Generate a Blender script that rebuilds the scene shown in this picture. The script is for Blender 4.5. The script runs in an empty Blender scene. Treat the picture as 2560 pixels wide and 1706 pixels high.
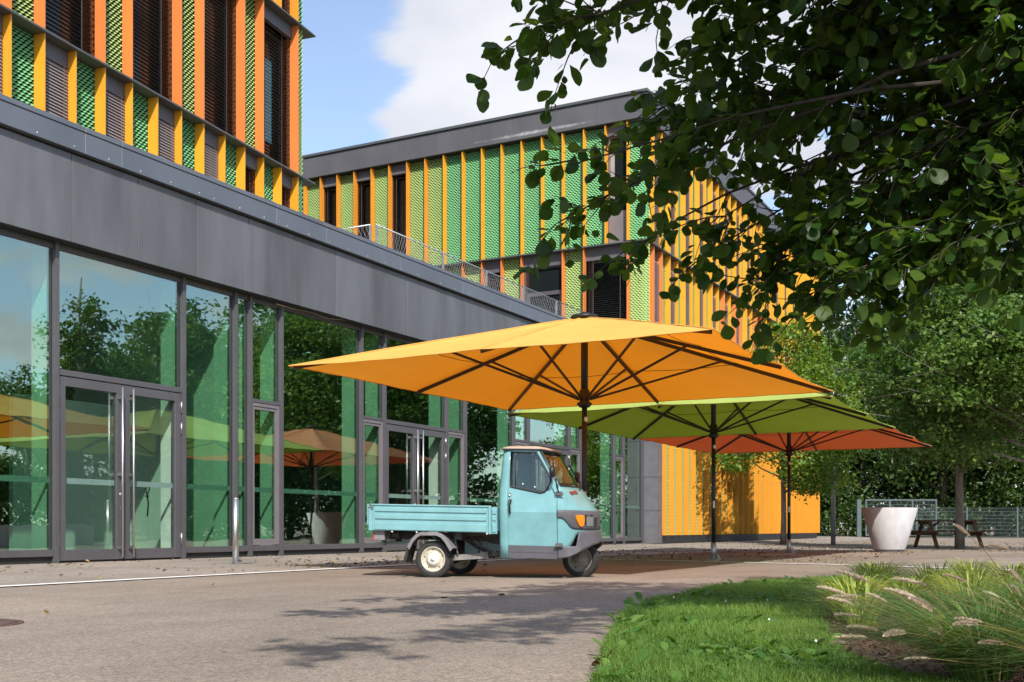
import bpy, bmesh, math, random
import numpy as np
from mathutils import Vector, Matrix, Quaternion, Euler

random.seed(7)
rng = np.random.default_rng(7)
sc = bpy.context.scene
R = math.radians

# ------------------------------------------------------------------ camera
TH = R(27.8)                      # the camera looks 27.8 degrees to the left of the facades' direction (+Y)
FPX, PX0, PY0, CH = 2769.0, 1280.0, 1321.0, 0.53
cam_d = bpy.data.cameras.new('camera')
cam = bpy.data.objects.new('camera', cam_d)
sc.collection.objects.link(cam)
cam.location = (0, 0, CH)
cam.rotation_euler = (R(90), 0, TH)
cam_d.sensor_fit = 'HORIZONTAL'
cam_d.sensor_width = 36
cam_d.lens = 36 * FPX / 2560
cam_d.shift_x = 0
cam_d.shift_y = (PY0 - 853) / 2560
cam_d.clip_start = 0.05
cam_d.clip_end = 3000
sc.camera = cam

# ------------------------------------------------------------------ sun, sky, exposure
SUN = Vector((0.69, -0.83, 1.0)).normalized()
SUN_EL = math.asin(SUN.z)
SUN_AZ = math.atan2(SUN.x, SUN.y)
sd = bpy.data.lights.new('sun', 'SUN')
sd.energy = 3.5
sd.angle = R(0.6)
sd.color = (1.0, 0.94, 0.85)
so = bpy.data.objects.new('sun', sd)
so.rotation_mode = 'QUATERNION'
so.rotation_quaternion = SUN.to_track_quat('Z', 'Y')
so.location = (20, -24, 30)
sc.collection.objects.link(so)

sc.view_settings.view_transform = 'Standard'
sc.view_settings.look = 'None'
sc.view_settings.exposure = 0.75
sc.view_settings.gamma = 1
sc.view_settings.use_curve_mapping = False
sc.cycles.max_bounces = 8
sc.cycles.transparent_max_bounces = 16
sc.cycles.diffuse_bounces = 4
sc.cycles.glossy_bounces = 4
sc.cycles.transmission_bounces = 6
sc.cycles.caustics_reflective = False
sc.cycles.caustics_refractive = False

W = bpy.data.worlds.new('World')
sc.world = W
W.use_nodes = True
nt = W.node_tree
nt.nodes.clear()
def N(nt, t, **kw):
    n = nt.nodes.new(t)
    for k, v in kw.items():
        setattr(n, k, v)
    return n
def L(nt, a, b):
    nt.links.new(a, b)
def mathn(nt, op, a, b=None, c=None, clamp=False):
    n = N(nt, 'ShaderNodeMath', operation=op)
    n.use_clamp = clamp
    for i, x in enumerate((a, b, c)):
        if x is None:
            continue
        if isinstance(x, (int, float)):
            n.inputs[i].default_value = x
        else:
            L(nt, x, n.inputs[i])
    return n.outputs[0]
out = N(nt, 'ShaderNodeOutputWorld')
bg = N(nt, 'ShaderNodeBackground')
bg.inputs[1].default_value = 0.15
sky = N(nt, 'ShaderNodeTexSky', sky_type='NISHITA')
sky.sun_disc = False
sky.sun_elevation = SUN_EL
sky.sun_rotation = SUN_AZ
sky.altitude = 400
sky.air_density = 1.0
sky.dust_density = 1.2
sky.ozone_density = 1.2
tc = N(nt, 'ShaderNodeTexCoord')
sep = N(nt, 'ShaderNodeSeparateXYZ')
L(nt, tc.outputs['Generated'], sep.inputs[0])
den = mathn(nt, 'ADD', mathn(nt, 'MAXIMUM', sep.outputs[2], 0.0), 0.16)
cx = mathn(nt, 'DIVIDE', sep.outputs[0], den)
cy = mathn(nt, 'DIVIDE', sep.outputs[1], den)
comb = N(nt, 'ShaderNodeCombineXYZ')
L(nt, cx, comb.inputs[0])
L(nt, cy, comb.inputs[1])
n1 = N(nt, 'ShaderNodeTexNoise')
n1.inputs['Scale'].default_value = 1.9
n1.inputs['Detail'].default_value = 9
n1.inputs['Roughness'].default_value = 0.56
n1.inputs['Distortion'].default_value = 0.25
L(nt, comb.outputs[0], n1.inputs['Vector'])
def view_dir(x, y):
    k, v = (x - PX0) / FPX, (PY0 - y) / FPX
    d = Vector((k * math.cos(TH) - math.sin(TH), k * math.sin(TH) + math.cos(TH), v))
    return d.normalized()
blob = None
def mirrored(x, y):
    q = view_dir(x, y)
    return Vector((-q.x, q.y, q.z))
# three real cumulus banks (direction, sharpness, weight)
for d_, sharp, wt in ((view_dir(1480, 60), 60, 0.30), (view_dir(1230, -60), 90, 0.20), (view_dir(1060, 285), 900, 0.16), (view_dir(1700, 330), 120, 0.16),
                      (mirrored(20, 740), 500, 0.16), (mirrored(250, 650), 500, 0.14), (mirrored(430, 640), 400, -0.18), (mirrored(110, 620), 700, -0.12), (view_dir(300, 100), 60, -0.20), (view_dir(860, 180), 160, -0.13)):
    vm = N(nt, 'ShaderNodeVectorMath', operation='DOT_PRODUCT')
    L(nt, tc.outputs['Generated'], vm.inputs[0])
    vm.inputs[1].default_value = d_
    e = mathn(nt, 'EXPONENT', mathn(nt, 'MULTIPLY', mathn(nt, 'SUBTRACT', vm.outputs['Value'], 1.0), float(sharp)))
    e = mathn(nt, 'MULTIPLY', e, wt)
    blob = e if blob is None else mathn(nt, 'ADD', blob, e)
dens = mathn(nt, 'ADD', mathn(nt, 'MULTIPLY_ADD', n1.outputs[0], 1.75, -0.40), blob)
mr = N(nt, 'ShaderNodeMapRange', interpolation_type='SMOOTHERSTEP')
mr.inputs['From Min'].default_value = 0.47
mr.inputs['From Max'].default_value = 0.70
L(nt, dens, mr.inputs[0])
n2 = N(nt, 'ShaderNodeTexNoise')
n2.inputs['Scale'].default_value = 2.2
n2.inputs['Detail'].default_value = 5
L(nt, comb.outputs[0], n2.inputs['Vector'])
cr = N(nt, 'ShaderNodeValToRGB')
cr.color_ramp.elements[0].position = 0.35
cr.color_ramp.elements[0].color = (2.7, 2.8, 3.2, 1)
cr.color_ramp.elements[1].position = 0.62
cr.color_ramp.elements[1].color = (3.9, 3.9, 4.0, 1)
L(nt, n2.outputs[0], cr.inputs[0])
mx = N(nt, 'ShaderNodeMix', data_type='RGBA')
L(nt, mathn(nt, 'ADD', mathn(nt, 'MULTIPLY', mr.outputs[0], 0.80), 0.13), mx.inputs[0])
L(nt, sky.outputs[0], mx.inputs[6])
L(nt, cr.outputs[0], mx.inputs[7])
L(nt, mx.outputs[2], bg.inputs[0])
L(nt, bg.outputs[0], out.inputs[0])

# ------------------------------------------------------------------ materials
def new_mat(name):
    m = bpy.data.materials.new(name)
    m.use_nodes = True
    m.node_tree.nodes.clear()
    o = N(m.node_tree, 'ShaderNodeOutputMaterial')
    return m, m.node_tree, o
def noise_val(nt, scale, detail=4, rough=0.55, stretch=None):
    g = N(nt, 'ShaderNodeNewGeometry')
    v = g.outputs['Position']
    if stretch:
        mp = N(nt, 'ShaderNodeMapping')
        mp.inputs['Scale'].default_value = stretch
        L(nt, v, mp.inputs[0])
        v = mp.outputs[0]
    n = N(nt, 'ShaderNodeTexNoise')
    n.inputs['Scale'].default_value = scale
    n.inputs['Detail'].default_value = detail
    n.inputs['Roughness'].default_value = rough
    L(nt, v, n.inputs['Vector'])
    return n.outputs[0]
def ramp2(nt, fac, c0, c1, p0=0.3, p1=0.7):
    r = N(nt, 'ShaderNodeValToRGB')
    r.color_ramp.elements[0].position = p0
    r.color_ramp.elements[0].color = (*c0, 1)
    r.color_ramp.elements[1].position = p1
    r.color_ramp.elements[1].color = (*c1, 1)
    L(nt, fac, r.inputs[0])
    return r.outputs[0]
def sc3(c, k):
    return tuple(min(1, x * k) for x in c)
def pmat(name, col, rough=0.6, metal=0.0, scale=3.0, amt=0.12, stretch=None, bump=0.0, bscale=60, spec=0.5, vary=0.0, coat=0.0):
    m, nt, o = new_mat(name)
    p = N(nt, 'ShaderNodeBsdfPrincipled')
    c = ramp2(nt, noise_val(nt, scale, 6, 0.6, stretch), sc3(col, 1 - amt), sc3(col, 1 + amt))
    if vary:
        oi = N(nt, 'ShaderNodeObjectInfo')
        hs = N(nt, 'ShaderNodeHueSaturation')
        L(nt, mathn(nt, 'ADD', mathn(nt, 'MULTIPLY', oi.outputs['Random'], 2 * vary), 1 - vary), hs.inputs['Value'])
        L(nt, c, hs.inputs['Color'])
        c = hs.outputs[0]
    L(nt, c, p.inputs['Base Color'])
    p.inputs['Roughness'].default_value = rough
    p.inputs['Metallic'].default_value = metal
    p.inputs['Specular IOR Level'].default_value = spec
    if coat:
        p.inputs['Coat Weight'].default_value = coat
        p.inputs['Coat Roughness'].default_value = 0.08
    if bump:
        b = N(nt, 'ShaderNodeBump')
        b.inputs['Strength'].default_value = bump
        b.inputs['Distance'].default_value = 0.01
        L(nt, noise_val(nt, bscale, 5), b.inputs['Height'])
        L(nt, b.outputs[0], p.inputs['Normal'])
    L(nt, p.outputs[0], o.inputs[0])
    return m
def glass_mat(name, tint, refl, rough=0.0, fres=0.9):
    m, nt, o = new_mat(name)
    t = N(nt, 'ShaderNodeBsdfTransparent')
    t.inputs[0].default_value = (*tint, 1)
    g = N(nt, 'ShaderNodeBsdfGlossy')
    g.inputs['Roughness'].default_value = rough
    g.inputs[0].default_value = (0.93, 1.0, 0.97, 1)
    lw = N(nt, 'ShaderNodeLayerWeight')
    lw.inputs[0].default_value = 0.5
    f = mathn(nt, 'ADD', mathn(nt, 'MULTIPLY', mathn(nt, 'POWER', lw.outputs['Facing'], 4.5), fres), refl, clamp=True)
    bp = N(nt, 'ShaderNodeBump')
    bp.inputs['Strength'].default_value = 0.05
    bp.inputs['Distance'].default_value = 0.03
    L(nt, noise_val(nt, 1.1, 2), bp.inputs['Height'])
    L(nt, bp.outputs[0], g.inputs['Normal'])
    mx = N(nt, 'ShaderNodeMixShader')
    L(nt, f, mx.inputs[0])
    L(nt, t.outputs[0], mx.inputs[1])
    L(nt, g.outputs[0], mx.inputs[2])
    L(nt, mx.outputs[0], o.inputs[0])
    return m
def leaf_mat(name, c0, c1, trans=0.35, rough=0.45, spec=0.35):
    m, nt, o = new_mat(name)
    a = N(nt, 'ShaderNodeAttribute', attribute_name='tint')
    oi = N(nt, 'ShaderNodeObjectInfo')
    f = mathn(nt, 'ADD', a.outputs['Fac'], mathn(nt, 'MULTIPLY', mathn(nt, 'SUBTRACT', oi.outputs['Random'], 0.5), 0.3))
    c = ramp2(nt, f, c0, c1, 0.05, 0.95)
    p = N(nt, 'ShaderNodeBsdfPrincipled')
    L(nt, c, p.inputs['Base Color'])
    p.inputs['Roughness'].default_value = rough
    p.inputs['Specular IOR Level'].default_value = spec
    tr = N(nt, 'ShaderNodeBsdfTranslucent')
    hs = N(nt, 'ShaderNodeHueSaturation')
    hs.inputs['Hue'].default_value = 0.48
    hs.inputs['Saturation'].default_value = 1.1
    hs.inputs['Value'].default_value = 1.5
    L(nt, c, hs.inputs['Color'])
    L(nt, hs.outputs[0], tr.inputs[0])
    mx = N(nt, 'ShaderNodeMixShader')
    mx.inputs[0].default_value = trans
    L(nt, p.outputs[0], mx.inputs[1])
    L(nt, tr.outputs[0], mx.inputs[2])
    L(nt, mx.outputs[0], o.inputs[0])
    return m
def fabric_mat(name, col, tcol, trans):
    m, nt, o = new_mat(name)
    d = N(nt, 'ShaderNodeBsdfPrincipled')
    w = noise_val(nt, 2.2, 5)
    L(nt, ramp2(nt, w, sc3(col, 0.93), sc3(col, 1.05)), d.inputs['Base Color'])
    d.inputs['Roughness'].default_value = 0.85
    d.inputs['Specular IOR Level'].default_value = 0.2
    b = N(nt, 'ShaderNodeBump')
    b.inputs['Strength'].default_value = 0.35
    b.inputs['Distance'].default_value = 0.03
    L(nt, noise_val(nt, 2.4, 5, .6), b.inputs['Height'])
    L(nt, b.outputs[0], d.inputs['Normal'])
    t = N(nt, 'ShaderNodeBsdfTranslucent')
    t.inputs[0].default_value = (*tcol, 1)
    mx = N(nt, 'ShaderNodeMixShader')
    mx.inputs[0].default_value = trans
    L(nt, d.outputs[0], mx.inputs[1])
    L(nt, t.outputs[0], mx.inputs[2])
    L(nt, mx.outputs[0], o.inputs[0])
    return m
def ground_mat(name, col, speck, fine=90, patch=0.35, amt=0.16):
    m, nt, o = new_mat(name)
    p = N(nt, 'ShaderNodeBsdfPrincipled')
    big = ramp2(nt, noise_val(nt, patch, 6, 0.62), sc3(col, 1 - amt), sc3(col, 1 + amt), 0.35, 0.66)
    g = N(nt, 'ShaderNodeNewGeometry')
    v = N(nt, 'ShaderNodeTexVoronoi')
    v.inputs['Scale'].default_value = fine
    L(nt, g.outputs['Position'], v.inputs['Vector'])
    sep = N(nt, 'ShaderNodeSeparateColor')
    L(nt, v.outputs['Color'], sep.inputs[0])
    st = ramp2(nt, sep.outputs[0], (0.62, 0.6, 0.6), (1.45, 1.42, 1.38), 0.1, 0.95)
    mxn = N(nt, 'ShaderNodeMix', data_type='RGBA', blend_type='MULTIPLY')
    mxn.inputs[0].default_value = speck
    L(nt, big, mxn.inputs[6])
    L(nt, st, mxn.inputs[7])
    # long faint stains and scuffs
    s2 = noise_val(nt, 1.3, 7, 0.7, (1, 0.35, 1))
    mx2 = N(nt, 'ShaderNodeMix', data_type='RGBA', blend_type='MULTIPLY')
    mx2.inputs[0].default_value = 0.6
    L(nt, mxn.outputs[2], mx2.inputs[6])
    L(nt, ramp2(nt, s2, (0.74, 0.73, 0.73), (1.06, 1.06, 1.06), 0.32, 0.55), mx2.inputs[7])
    # a second, coarser grain and thin meandering cracks
    v2 = N(nt, 'ShaderNodeTexVoronoi')
    v2.inputs['Scale'].default_value = fine * .42
    L(nt, g.outputs['Position'], v2.inputs['Vector'])
    sep2 = N(nt, 'ShaderNodeSeparateColor')
    L(nt, v2.outputs['Color'], sep2.inputs[0])
    mx3 = N(nt, 'ShaderNodeMix', data_type='RGBA', blend_type='MULTIPLY')
    mx3.inputs[0].default_value = .55
    L(nt, mx2.outputs[2], mx3.inputs[6])
    L(nt, ramp2(nt, sep2.outputs[1], (.78, .77, .76), (1.2, 1.2, 1.19), .1, .95), mx3.inputs[7])
    v3 = N(nt, 'ShaderNodeTexVoronoi', feature='DISTANCE_TO_EDGE')
    v3.inputs['Scale'].default_value = .22
    wob = N(nt, 'ShaderNodeTexNoise')
    wob.inputs['Scale'].default_value = 1.6
    wob.inputs['Detail'].default_value = 6
    L(nt, g.outputs['Position'], wob.inputs['Vector'])
    va = N(nt, 'ShaderNodeVectorMath', operation='MULTIPLY_ADD')
    L(nt, wob.outputs['Color'], va.inputs[0])
    va.inputs[1].default_value = (1.6, 1.6, 0)
    L(nt, g.outputs['Position'], va.inputs[2])
    L(nt, va.outputs[0], v3.inputs['Vector'])
    mx4 = N(nt, 'ShaderNodeMix', data_type='RGBA', blend_type='MULTIPLY')
    L(nt, mathn(nt, 'MULTIPLY', mathn(nt, 'GREATER_THAN', noise_val(nt, .5, 2), .54), .35), mx4.inputs[0])
    L(nt, mx3.outputs[2], mx4.inputs[6])
    L(nt, ramp2(nt, v3.outputs['Distance'], (.35, .33, .32), (1, 1, 1), .0005, .0022), mx4.inputs[7])
    L(nt, mx4.outputs[2], p.inputs['Base Color'])
    p.inputs['Roughness'].default_value = 0.9
    p.inputs['Specular IOR Level'].default_value = 0.25
    b = N(nt, 'ShaderNodeBump')
    b.inputs['Strength'].default_value = 0.5
    b.inputs['Distance'].default_value = 0.006
    L(nt, v.outputs['Distance'], b.inputs['Height'])
    L(nt, b.outputs[0], p.inputs['Normal'])
    L(nt, p.outputs[0], o.inputs[0])
    return m

M = {}
M['asphalt'] = ground_mat('asphalt', (0.250, 0.210, 0.172), 0.7, 120)
M['paving'] = ground_mat('paving', (0.275, 0.242, 0.208), 0.65, 100)
M['line'] = pmat('line_paint', (0.76, 0.75, 0.72), 0.8, scale=9, amt=0.2, bump=0.3)
M['soil'] = pmat('soil', (0.055, 0.045, 0.03), 0.95, scale=8, amt=0.4, bump=0.8, bscale=30)
M['mulch'] = pmat('bark', (0.085, 0.045, 0.03), 0.9, scale=14, amt=0.5, vary=0.45)
M['clad'] = pmat('slate_cladding', (0.100, 0.105, 0.118), 0.5, scale=1.3, amt=0.26, stretch=(1.5, 1.5, 0.28), bump=0.08, bscale=25, vary=0.13)
M['clad_joint'] = pmat('joint_grey', (0.3, 0.28, 0.29), 0.8)  # paler than the cladding: sunlit joint edges put into the colour
M['coping'] = pmat('coping_grey', (0.130, 0.146, 0.176), 0.42, metal=0.25, scale=0.8, amt=0.12, vary=0.06)
M['frame'] = pmat('frame_grey', (0.085, 0.083, 0.092), 0.45, scale=2, amt=0.1)
M['frame_light'] = pmat('frame_light_grey', (0.17, 0.155, 0.165), 0.5, scale=2, amt=0.1)
M['frame_dark'] = pmat('gasket_black', (0.02, 0.022, 0.025), 0.6)
M['steel'] = pmat('brushed_steel', (0.60, 0.59, 0.58), 0.36, metal=1.0, scale=30, amt=0.1, stretch=(1, 1, 0.05))
M['galv'] = pmat('galvanised', (0.42, 0.44, 0.46), 0.45, metal=0.7, scale=12, amt=0.2)
M['glass'] = glass_mat('tinted_glass', (0.72, 0.94, 0.81), 0.275, 0.0, 0.8)
M['door_glass'] = glass_mat('door_glass', (0.88, 0.96, 0.92), 0.11, 0.0, 0.8)
M['stripe'] = pmat('etched_stripe', (0.42, 0.47, 0.5), 0.6, amt=0.05)
M['white_wall'] = pmat('white_plaster', (0.68, 0.69, 0.67), 0.8, amt=0.05)
M['green_fin'] = pmat('pale_column', (0.72, 0.77, 0.72), 0.7, amt=0.06)
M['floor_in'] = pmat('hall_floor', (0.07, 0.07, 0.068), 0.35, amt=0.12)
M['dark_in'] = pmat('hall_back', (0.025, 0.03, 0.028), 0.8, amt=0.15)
M['fin_y'] = pmat('fin_yellow', (0.74, 0.335, 0.022), 0.5, scale=2, amt=0.05, vary=0.03)
M['fin_a'] = pmat('fin_amber', (0.69, 0.27, 0.025), 0.5, scale=2, amt=0.05, vary=0.03)
M['fin_o'] = pmat('fin_orange', (0.68, 0.20, 0.048), 0.5, scale=2, amt=0.05, vary=0.03)
M['mesh_e'] = pmat('mesh_emerald', (0.20, 0.53, 0.24), 0.5, amt=0.06, vary=0.05)
M['mesh_l'] = pmat('mesh_lime', (0.40, 0.57, 0.20), 0.5, amt=0.06, vary=0.05)
M['mesh_o'] = pmat('mesh_rust', (0.22, 0.075, 0.03), 0.6, amt=0.06)
M['back'] = pmat('dark_lining', (0.012, 0.016, 0.014), 0.9)
M['ledge'] = pmat('ledge_grey', (0.075, 0.085, 0.088), 0.45, amt=0.1)
M['lintel'] = pmat('lintel_grey', (0.10, 0.10, 0.115), 0.5, amt=0.1)
M['slat'] = pmat('blind_slat', (0.17, 0.165, 0.165), 0.45, metal=0.2, amt=0.1)
M['slat_l'] = pmat('blind_slat_lilac', (0.25, 0.215, 0.22), 0.45, metal=0.1, amt=0.1)
M['pane'] = pmat('dark_pane', (0.012, 0.016, 0.017), 0.06, spec=0.8, amt=0.2, scale=0.6)
M['pane_sky'] = pmat('painted_sky_pane', (0.22, 0.56, 0.72), 0.35, amt=0.08, scale=0.6)  # sky showing in the glass, put into an opaque blue colour
M['stone'] = pmat('grey_stone', (0.13, 0.13, 0.145), 0.6, scale=4, amt=0.15, bump=0.1)
M['roofing'] = pmat('roof_gravel', (0.2, 0.19, 0.18), 0.9, scale=20, amt=0.2)
M['black'] = pmat('black_metal', (0.018, 0.018, 0.02), 0.4, amt=0.2)
M['pole'] = pmat('umbrella_frame', (0.016, 0.016, 0.017), 0.45, amt=0.15)
M['sticker'] = pmat('white_label', (0.7, 0.7, 0.7), 0.5)
M['concrete'] = pmat('white_concrete', (0.44, 0.44, 0.455), 0.8, scale=5, amt=0.12, stretch=(1.5, 1.5, 0.5), bump=0.25, bscale=35)
M['wood'] = pmat('stained_wood', (0.13, 0.062, 0.035), 0.75, scale=6, amt=0.3, stretch=(1, 6, 6), bump=0.2)
M['bark'] = pmat('tree_bark', (0.20, 0.175, 0.14), 0.9, scale=14, amt=0.45, stretch=(1, 1, 0.3), bump=0.8, bscale=40)
M['bark_dark'] = pmat('alder_bark', (0.035, 0.028, 0.02), 0.9, scale=14, amt=0.4, bump=0.6, bscale=40)
M['twig'] = pmat('twig', (0.05, 0.04, 0.026), 0.85, amt=0.2)
M['fence'] = pmat('fence_green_grey', (0.085, 0.12, 0.125), 0.5, amt=0.1)
M['rust'] = pmat('rusty_iron', (0.10, 0.055, 0.045), 0.8, scale=25, amt=0.4, bump=0.6)
M['leaf_near'] = leaf_mat('leaf_alder', (0.030, 0.076, 0.012), (0.092, 0.160, 0.025), 0.52, 0.42, 0.28)
M['leaf_small'] = leaf_mat('leaf_street_tree', (0.042, 0.118, 0.022), (0.18, 0.285, 0.06), 0.36)
M['leaf_bright'] = leaf_mat('leaf_young_tree', (0.05, 0.135, 0.016), (0.21, 0.32, 0.05), 0.38)
M['leaf_dark'] = leaf_mat('leaf_mirror_tree', (0.024, 0.075, 0.016), (0.115, 0.20, 0.042), 0.33)  # paler copy: light put into the leaf colour of the backlit mirrored trees
M['grass'] = leaf_mat('grass_blade', (0.06, 0.15, 0.024), (0.22, 0.34, 0.065), 0.40, 0.55)
M['weed'] = leaf_mat('weed_leaf', (0.05, 0.135, 0.02), (0.15, 0.27, 0.05), 0.35, 0.5)
M['sedge'] = leaf_mat('sedge_blade', (0.11, 0.21, 0.02), (0.50, 0.54, 0.12), 0.38, 0.45)
M['fountain'] = leaf_mat('fountain_grass', (0.04, 0.11, 0.018), (0.19, 0.28, 0.07), 0.34, 0.5)
M['straw'] = leaf_mat('straw_blade', (0.25, 0.19, 0.075), (0.42, 0.34, 0.15), 0.3, 0.6)
M['plume'] = leaf_mat('plume', (0.52, 0.43, 0.33), (0.76, 0.67, 0.55), 0.35, 0.8, 0.1)
M['litter'] = leaf_mat('fallen_leaf', (0.085, 0.055, 0.038), (0.36, 0.28, 0.075), 0.1, 0.7)
M['can_y'] = fabric_mat('canvas_yellow', (0.92, 0.64, 0.16), (0.80, 0.22, 0.0), 0.45)
M['can_g'] = fabric_mat('canvas_green', (0.56, 0.70, 0.17), (0.09, 0.13, 0.0), 0.45)
M['can_o'] = fabric_mat('canvas_orange', (0.70, 0.32, 0.16), (0.38, 0.045, 0.005), 0.45)

# ------------------------------------------------------------------ mesh builders
def link(o):
    sc.collection.objects.link(o)
    return o
def fast_mesh(name, V, F, mat=None, tint=None, smooth=False):
    """numpy vertices (n,3) and faces (m,k) to a mesh"""
    me = bpy.data.meshes.new(name)
    V = np.asarray(V, dtype=np.float32)
    F = np.asarray(F, dtype=np.int32)
    m, k = F.shape
    me.vertices.add(len(V))
    me.vertices.foreach_set('co', V.ravel())
    me.loops.add(m * k)
    me.loops.foreach_set('vertex_index', F.ravel())
    me.polygons.add(m)
    me.polygons.foreach_set('loop_start', np.arange(0, m * k, k, dtype=np.int32))
    if smooth:
        me.polygons.foreach_set('use_smooth', np.ones(m, dtype=bool))
    if tint is not None:
        a = me.attributes.new('tint', 'FLOAT', 'POINT')
        a.data.foreach_set('value', np.asarray(tint, dtype=np.float32))
    me.update(calc_edges=True)
    if mat:
        me.materials.append(mat)
    return me
class MB:
    def __init__(s):
        s.v, s.f, s.m, s.sm = [], [], [], []
    def add(s, vs, fs, mi=0, smooth=False):
        b = len(s.v)
        s.v += [tuple(p) for p in vs]
        for q in fs:
            s.f.append([b + i for i in q])
            s.m.append(mi)
            s.sm.append(smooth)
        return s
    def box(s, x0, x1, y0, y1, z0, z1, mi=0):
        return s.add([(x0, y0, z0), (x1, y0, z0), (x1, y1, z0), (x0, y1, z0), (x0, y0, z1), (x1, y0, z1), (x1, y1, z1), (x0, y1, z1)],
                     [(0, 3, 2, 1), (4, 5, 6, 7), (0, 1, 5, 4), (1, 2, 6, 5), (2, 3, 7, 6), (3, 0, 4, 7)], mi)
    def beam(s, a, b, w, h, up=(0, 0, 1), mi=0):
        a, b = Vector(a), Vector(b)
        d = (b - a).normalized()
        u = Vector(up)
        sx = d.cross(u)
        if sx.length < 1e-4:
            sx = d.cross(Vector((1, 0, 0)))
        sx.normalize()
        uz = sx.cross(d).normalized()
        sx *= w / 2
        uz *= h / 2
        vs = [a - sx - uz, a + sx - uz, a + sx + uz, a - sx + uz, b - sx - uz, b + sx - uz, b + sx + uz, b - sx + uz]
        return s.add(vs, [(0, 1, 2, 3), (7, 6, 5, 4), (0, 4, 5, 1), (1, 5, 6, 2), (2, 6, 7, 3), (3, 7, 4, 0)], mi)
    def tube(s, pts, rad, n=8, mi=0, cap=True, smooth=True):
        pts = [Vector(p) for p in pts]
        if isinstance(rad, (int, float)):
            rad = [rad] * len(pts)
        rings = []
        ref = Vector((0, 0, 1))
        for i, p in enumerate(pts):
            d = (pts[min(i + 1, len(pts) - 1)] - pts[max(i - 1, 0)]).normalized()
            if abs(d.dot(ref)) > 0.95:
                ref = Vector((1, 0.1, 0)).normalized()
            a = d.cross(ref).normalized()
            b = d.cross(a).normalized()
            rings.append([p + (a * math.cos(2 * math.pi * k / n) + b * math.sin(2 * math.pi * k / n)) * rad[i] for k in range(n)])
        vs = [q for r in rings for q in r]
        fs = []
        for i in range(len(pts) - 1):
            for k in range(n):
                k2 = (k + 1) % n
                fs.append((i * n + k, i * n + k2, (i + 1) * n + k2, (i + 1) * n + k))
        s.add(vs, fs, mi, smooth)
        if cap:
            b = len(s.v) - len(vs)
            s.f.append([b + k for k in range(n)][::-1]); s.m.append(mi); s.sm.append(False)
            e = b + (len(pts) - 1) * n
            s.f.append([e + k for k in range(n)]); s.m.append(mi); s.sm.append(False)
        return s
    def lathe(s, prof, n=32, c=(0, 0, 0), axis='Z', mi=0, smooth=True):
        vs, fs = [], []
        for r, h in prof:
            for k in range(n):
                a = 2 * math.pi * k / n
                p = (r * math.cos(a), r * math.sin(a), h)
                if axis == 'Y':
                    p = (p[0], p[2], p[1])
                elif axis == 'X':
                    p = (p[2], p[0], p[1])
                vs.append((p[0] + c[0], p[1] + c[1], p[2] + c[2]))
        for i in range(len(prof) - 1):
            for k in range(n):
                k2 = (k + 1) % n
                fs.append((i * n + k, i * n + k2, (i + 1) * n + k2, (i + 1) * n + k))
        return s.add(vs, fs, mi, smooth)
    def prism(s, poly, vec, mi=0):
        vec = Vector(vec)
        n = len(poly)
        vs = [Vector(p) for p in poly] + [Vector(p) + vec for p in poly]
        fs = [tuple(range(n))[::-1], tuple(range(n, 2 * n))]
        fs += [(k, (k + 1) % n, n + (k + 1) % n, n + k) for k in range(n)]
        return s.add(vs, fs, mi)
    def mesh(s, name, mats, org=(0, 0, 0)):
        me = bpy.data.meshes.new(name)
        o = org
        me.from_pydata([(p[0] - o[0], p[1] - o[1], p[2] - o[2]) for p in s.v], [], s.f)
        for m in (mats if isinstance(mats, (list, tuple)) else [mats]):
            me.materials.append(m)
        me.polygons.foreach_set('material_index', s.m)
        me.polygons.foreach_set('use_smooth', s.sm)
        bm = bmesh.new()
        bm.from_mesh(me)
        bmesh.ops.recalc_face_normals(bm, faces=bm.faces)
        bm.to_mesh(me)
        bm.free()
        me.update()
        return me
    def build(s, name, mats, parent=None, org=(0, 0, 0), bevel=0, seg=1):
        o = bpy.data.objects.new(name, s.mesh(name, mats, org))
        link(o)
        if parent:
            o.parent = parent
        if bevel:
            b = o.modifiers.new('bevel', 'BEVEL')
            b.width = bevel
            b.segments = seg
            b.limit_method = 'ANGLE'
            b.angle_limit = R(40)
        return o
def tag(o, label=None, cat=None, group=None, kind=None):
    for k, v in (('label', label), ('category', cat), ('group', group), ('kind', kind)):
        if v:
            o[k] = v
    return o
def thing(name, label, cat, loc=(0, 0, 0), rz=0, group=None):
    o = link(bpy.data.objects.new(name, None))
    o.empty_display_size = 0.2
    o.location = loc
    o.rotation_euler = (0, 0, rz)
    return tag(o, label, cat, group)
def inst(mesh, name, parent, loc=(0, 0, 0), rz=0, rot=None, scale=None, kind=None):
    o = link(bpy.data.objects.new(name, mesh))
    o.parent = parent
    o.location = loc
    o.rotation_euler = rot if rot else (0, 0, rz)
    if scale:
        o.scale = scale
    if kind:
        o['kind'] = kind
    return o
def copy_tree(o, parent=None):
    c = o.copy()
    link(c)
    c.parent = parent
    for ch in list(o.children):
        copy_tree(ch, c)
    return c
def C2W(cx, cz, z):
    """metres right of / ahead of the camera to the scene's axes (camera coordinates, many from image pixels, used while laying things out)"""
    return Vector((cx * math.cos(TH) - cz * math.sin(TH), cx * math.sin(TH) + cz * math.cos(TH), z))

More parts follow.
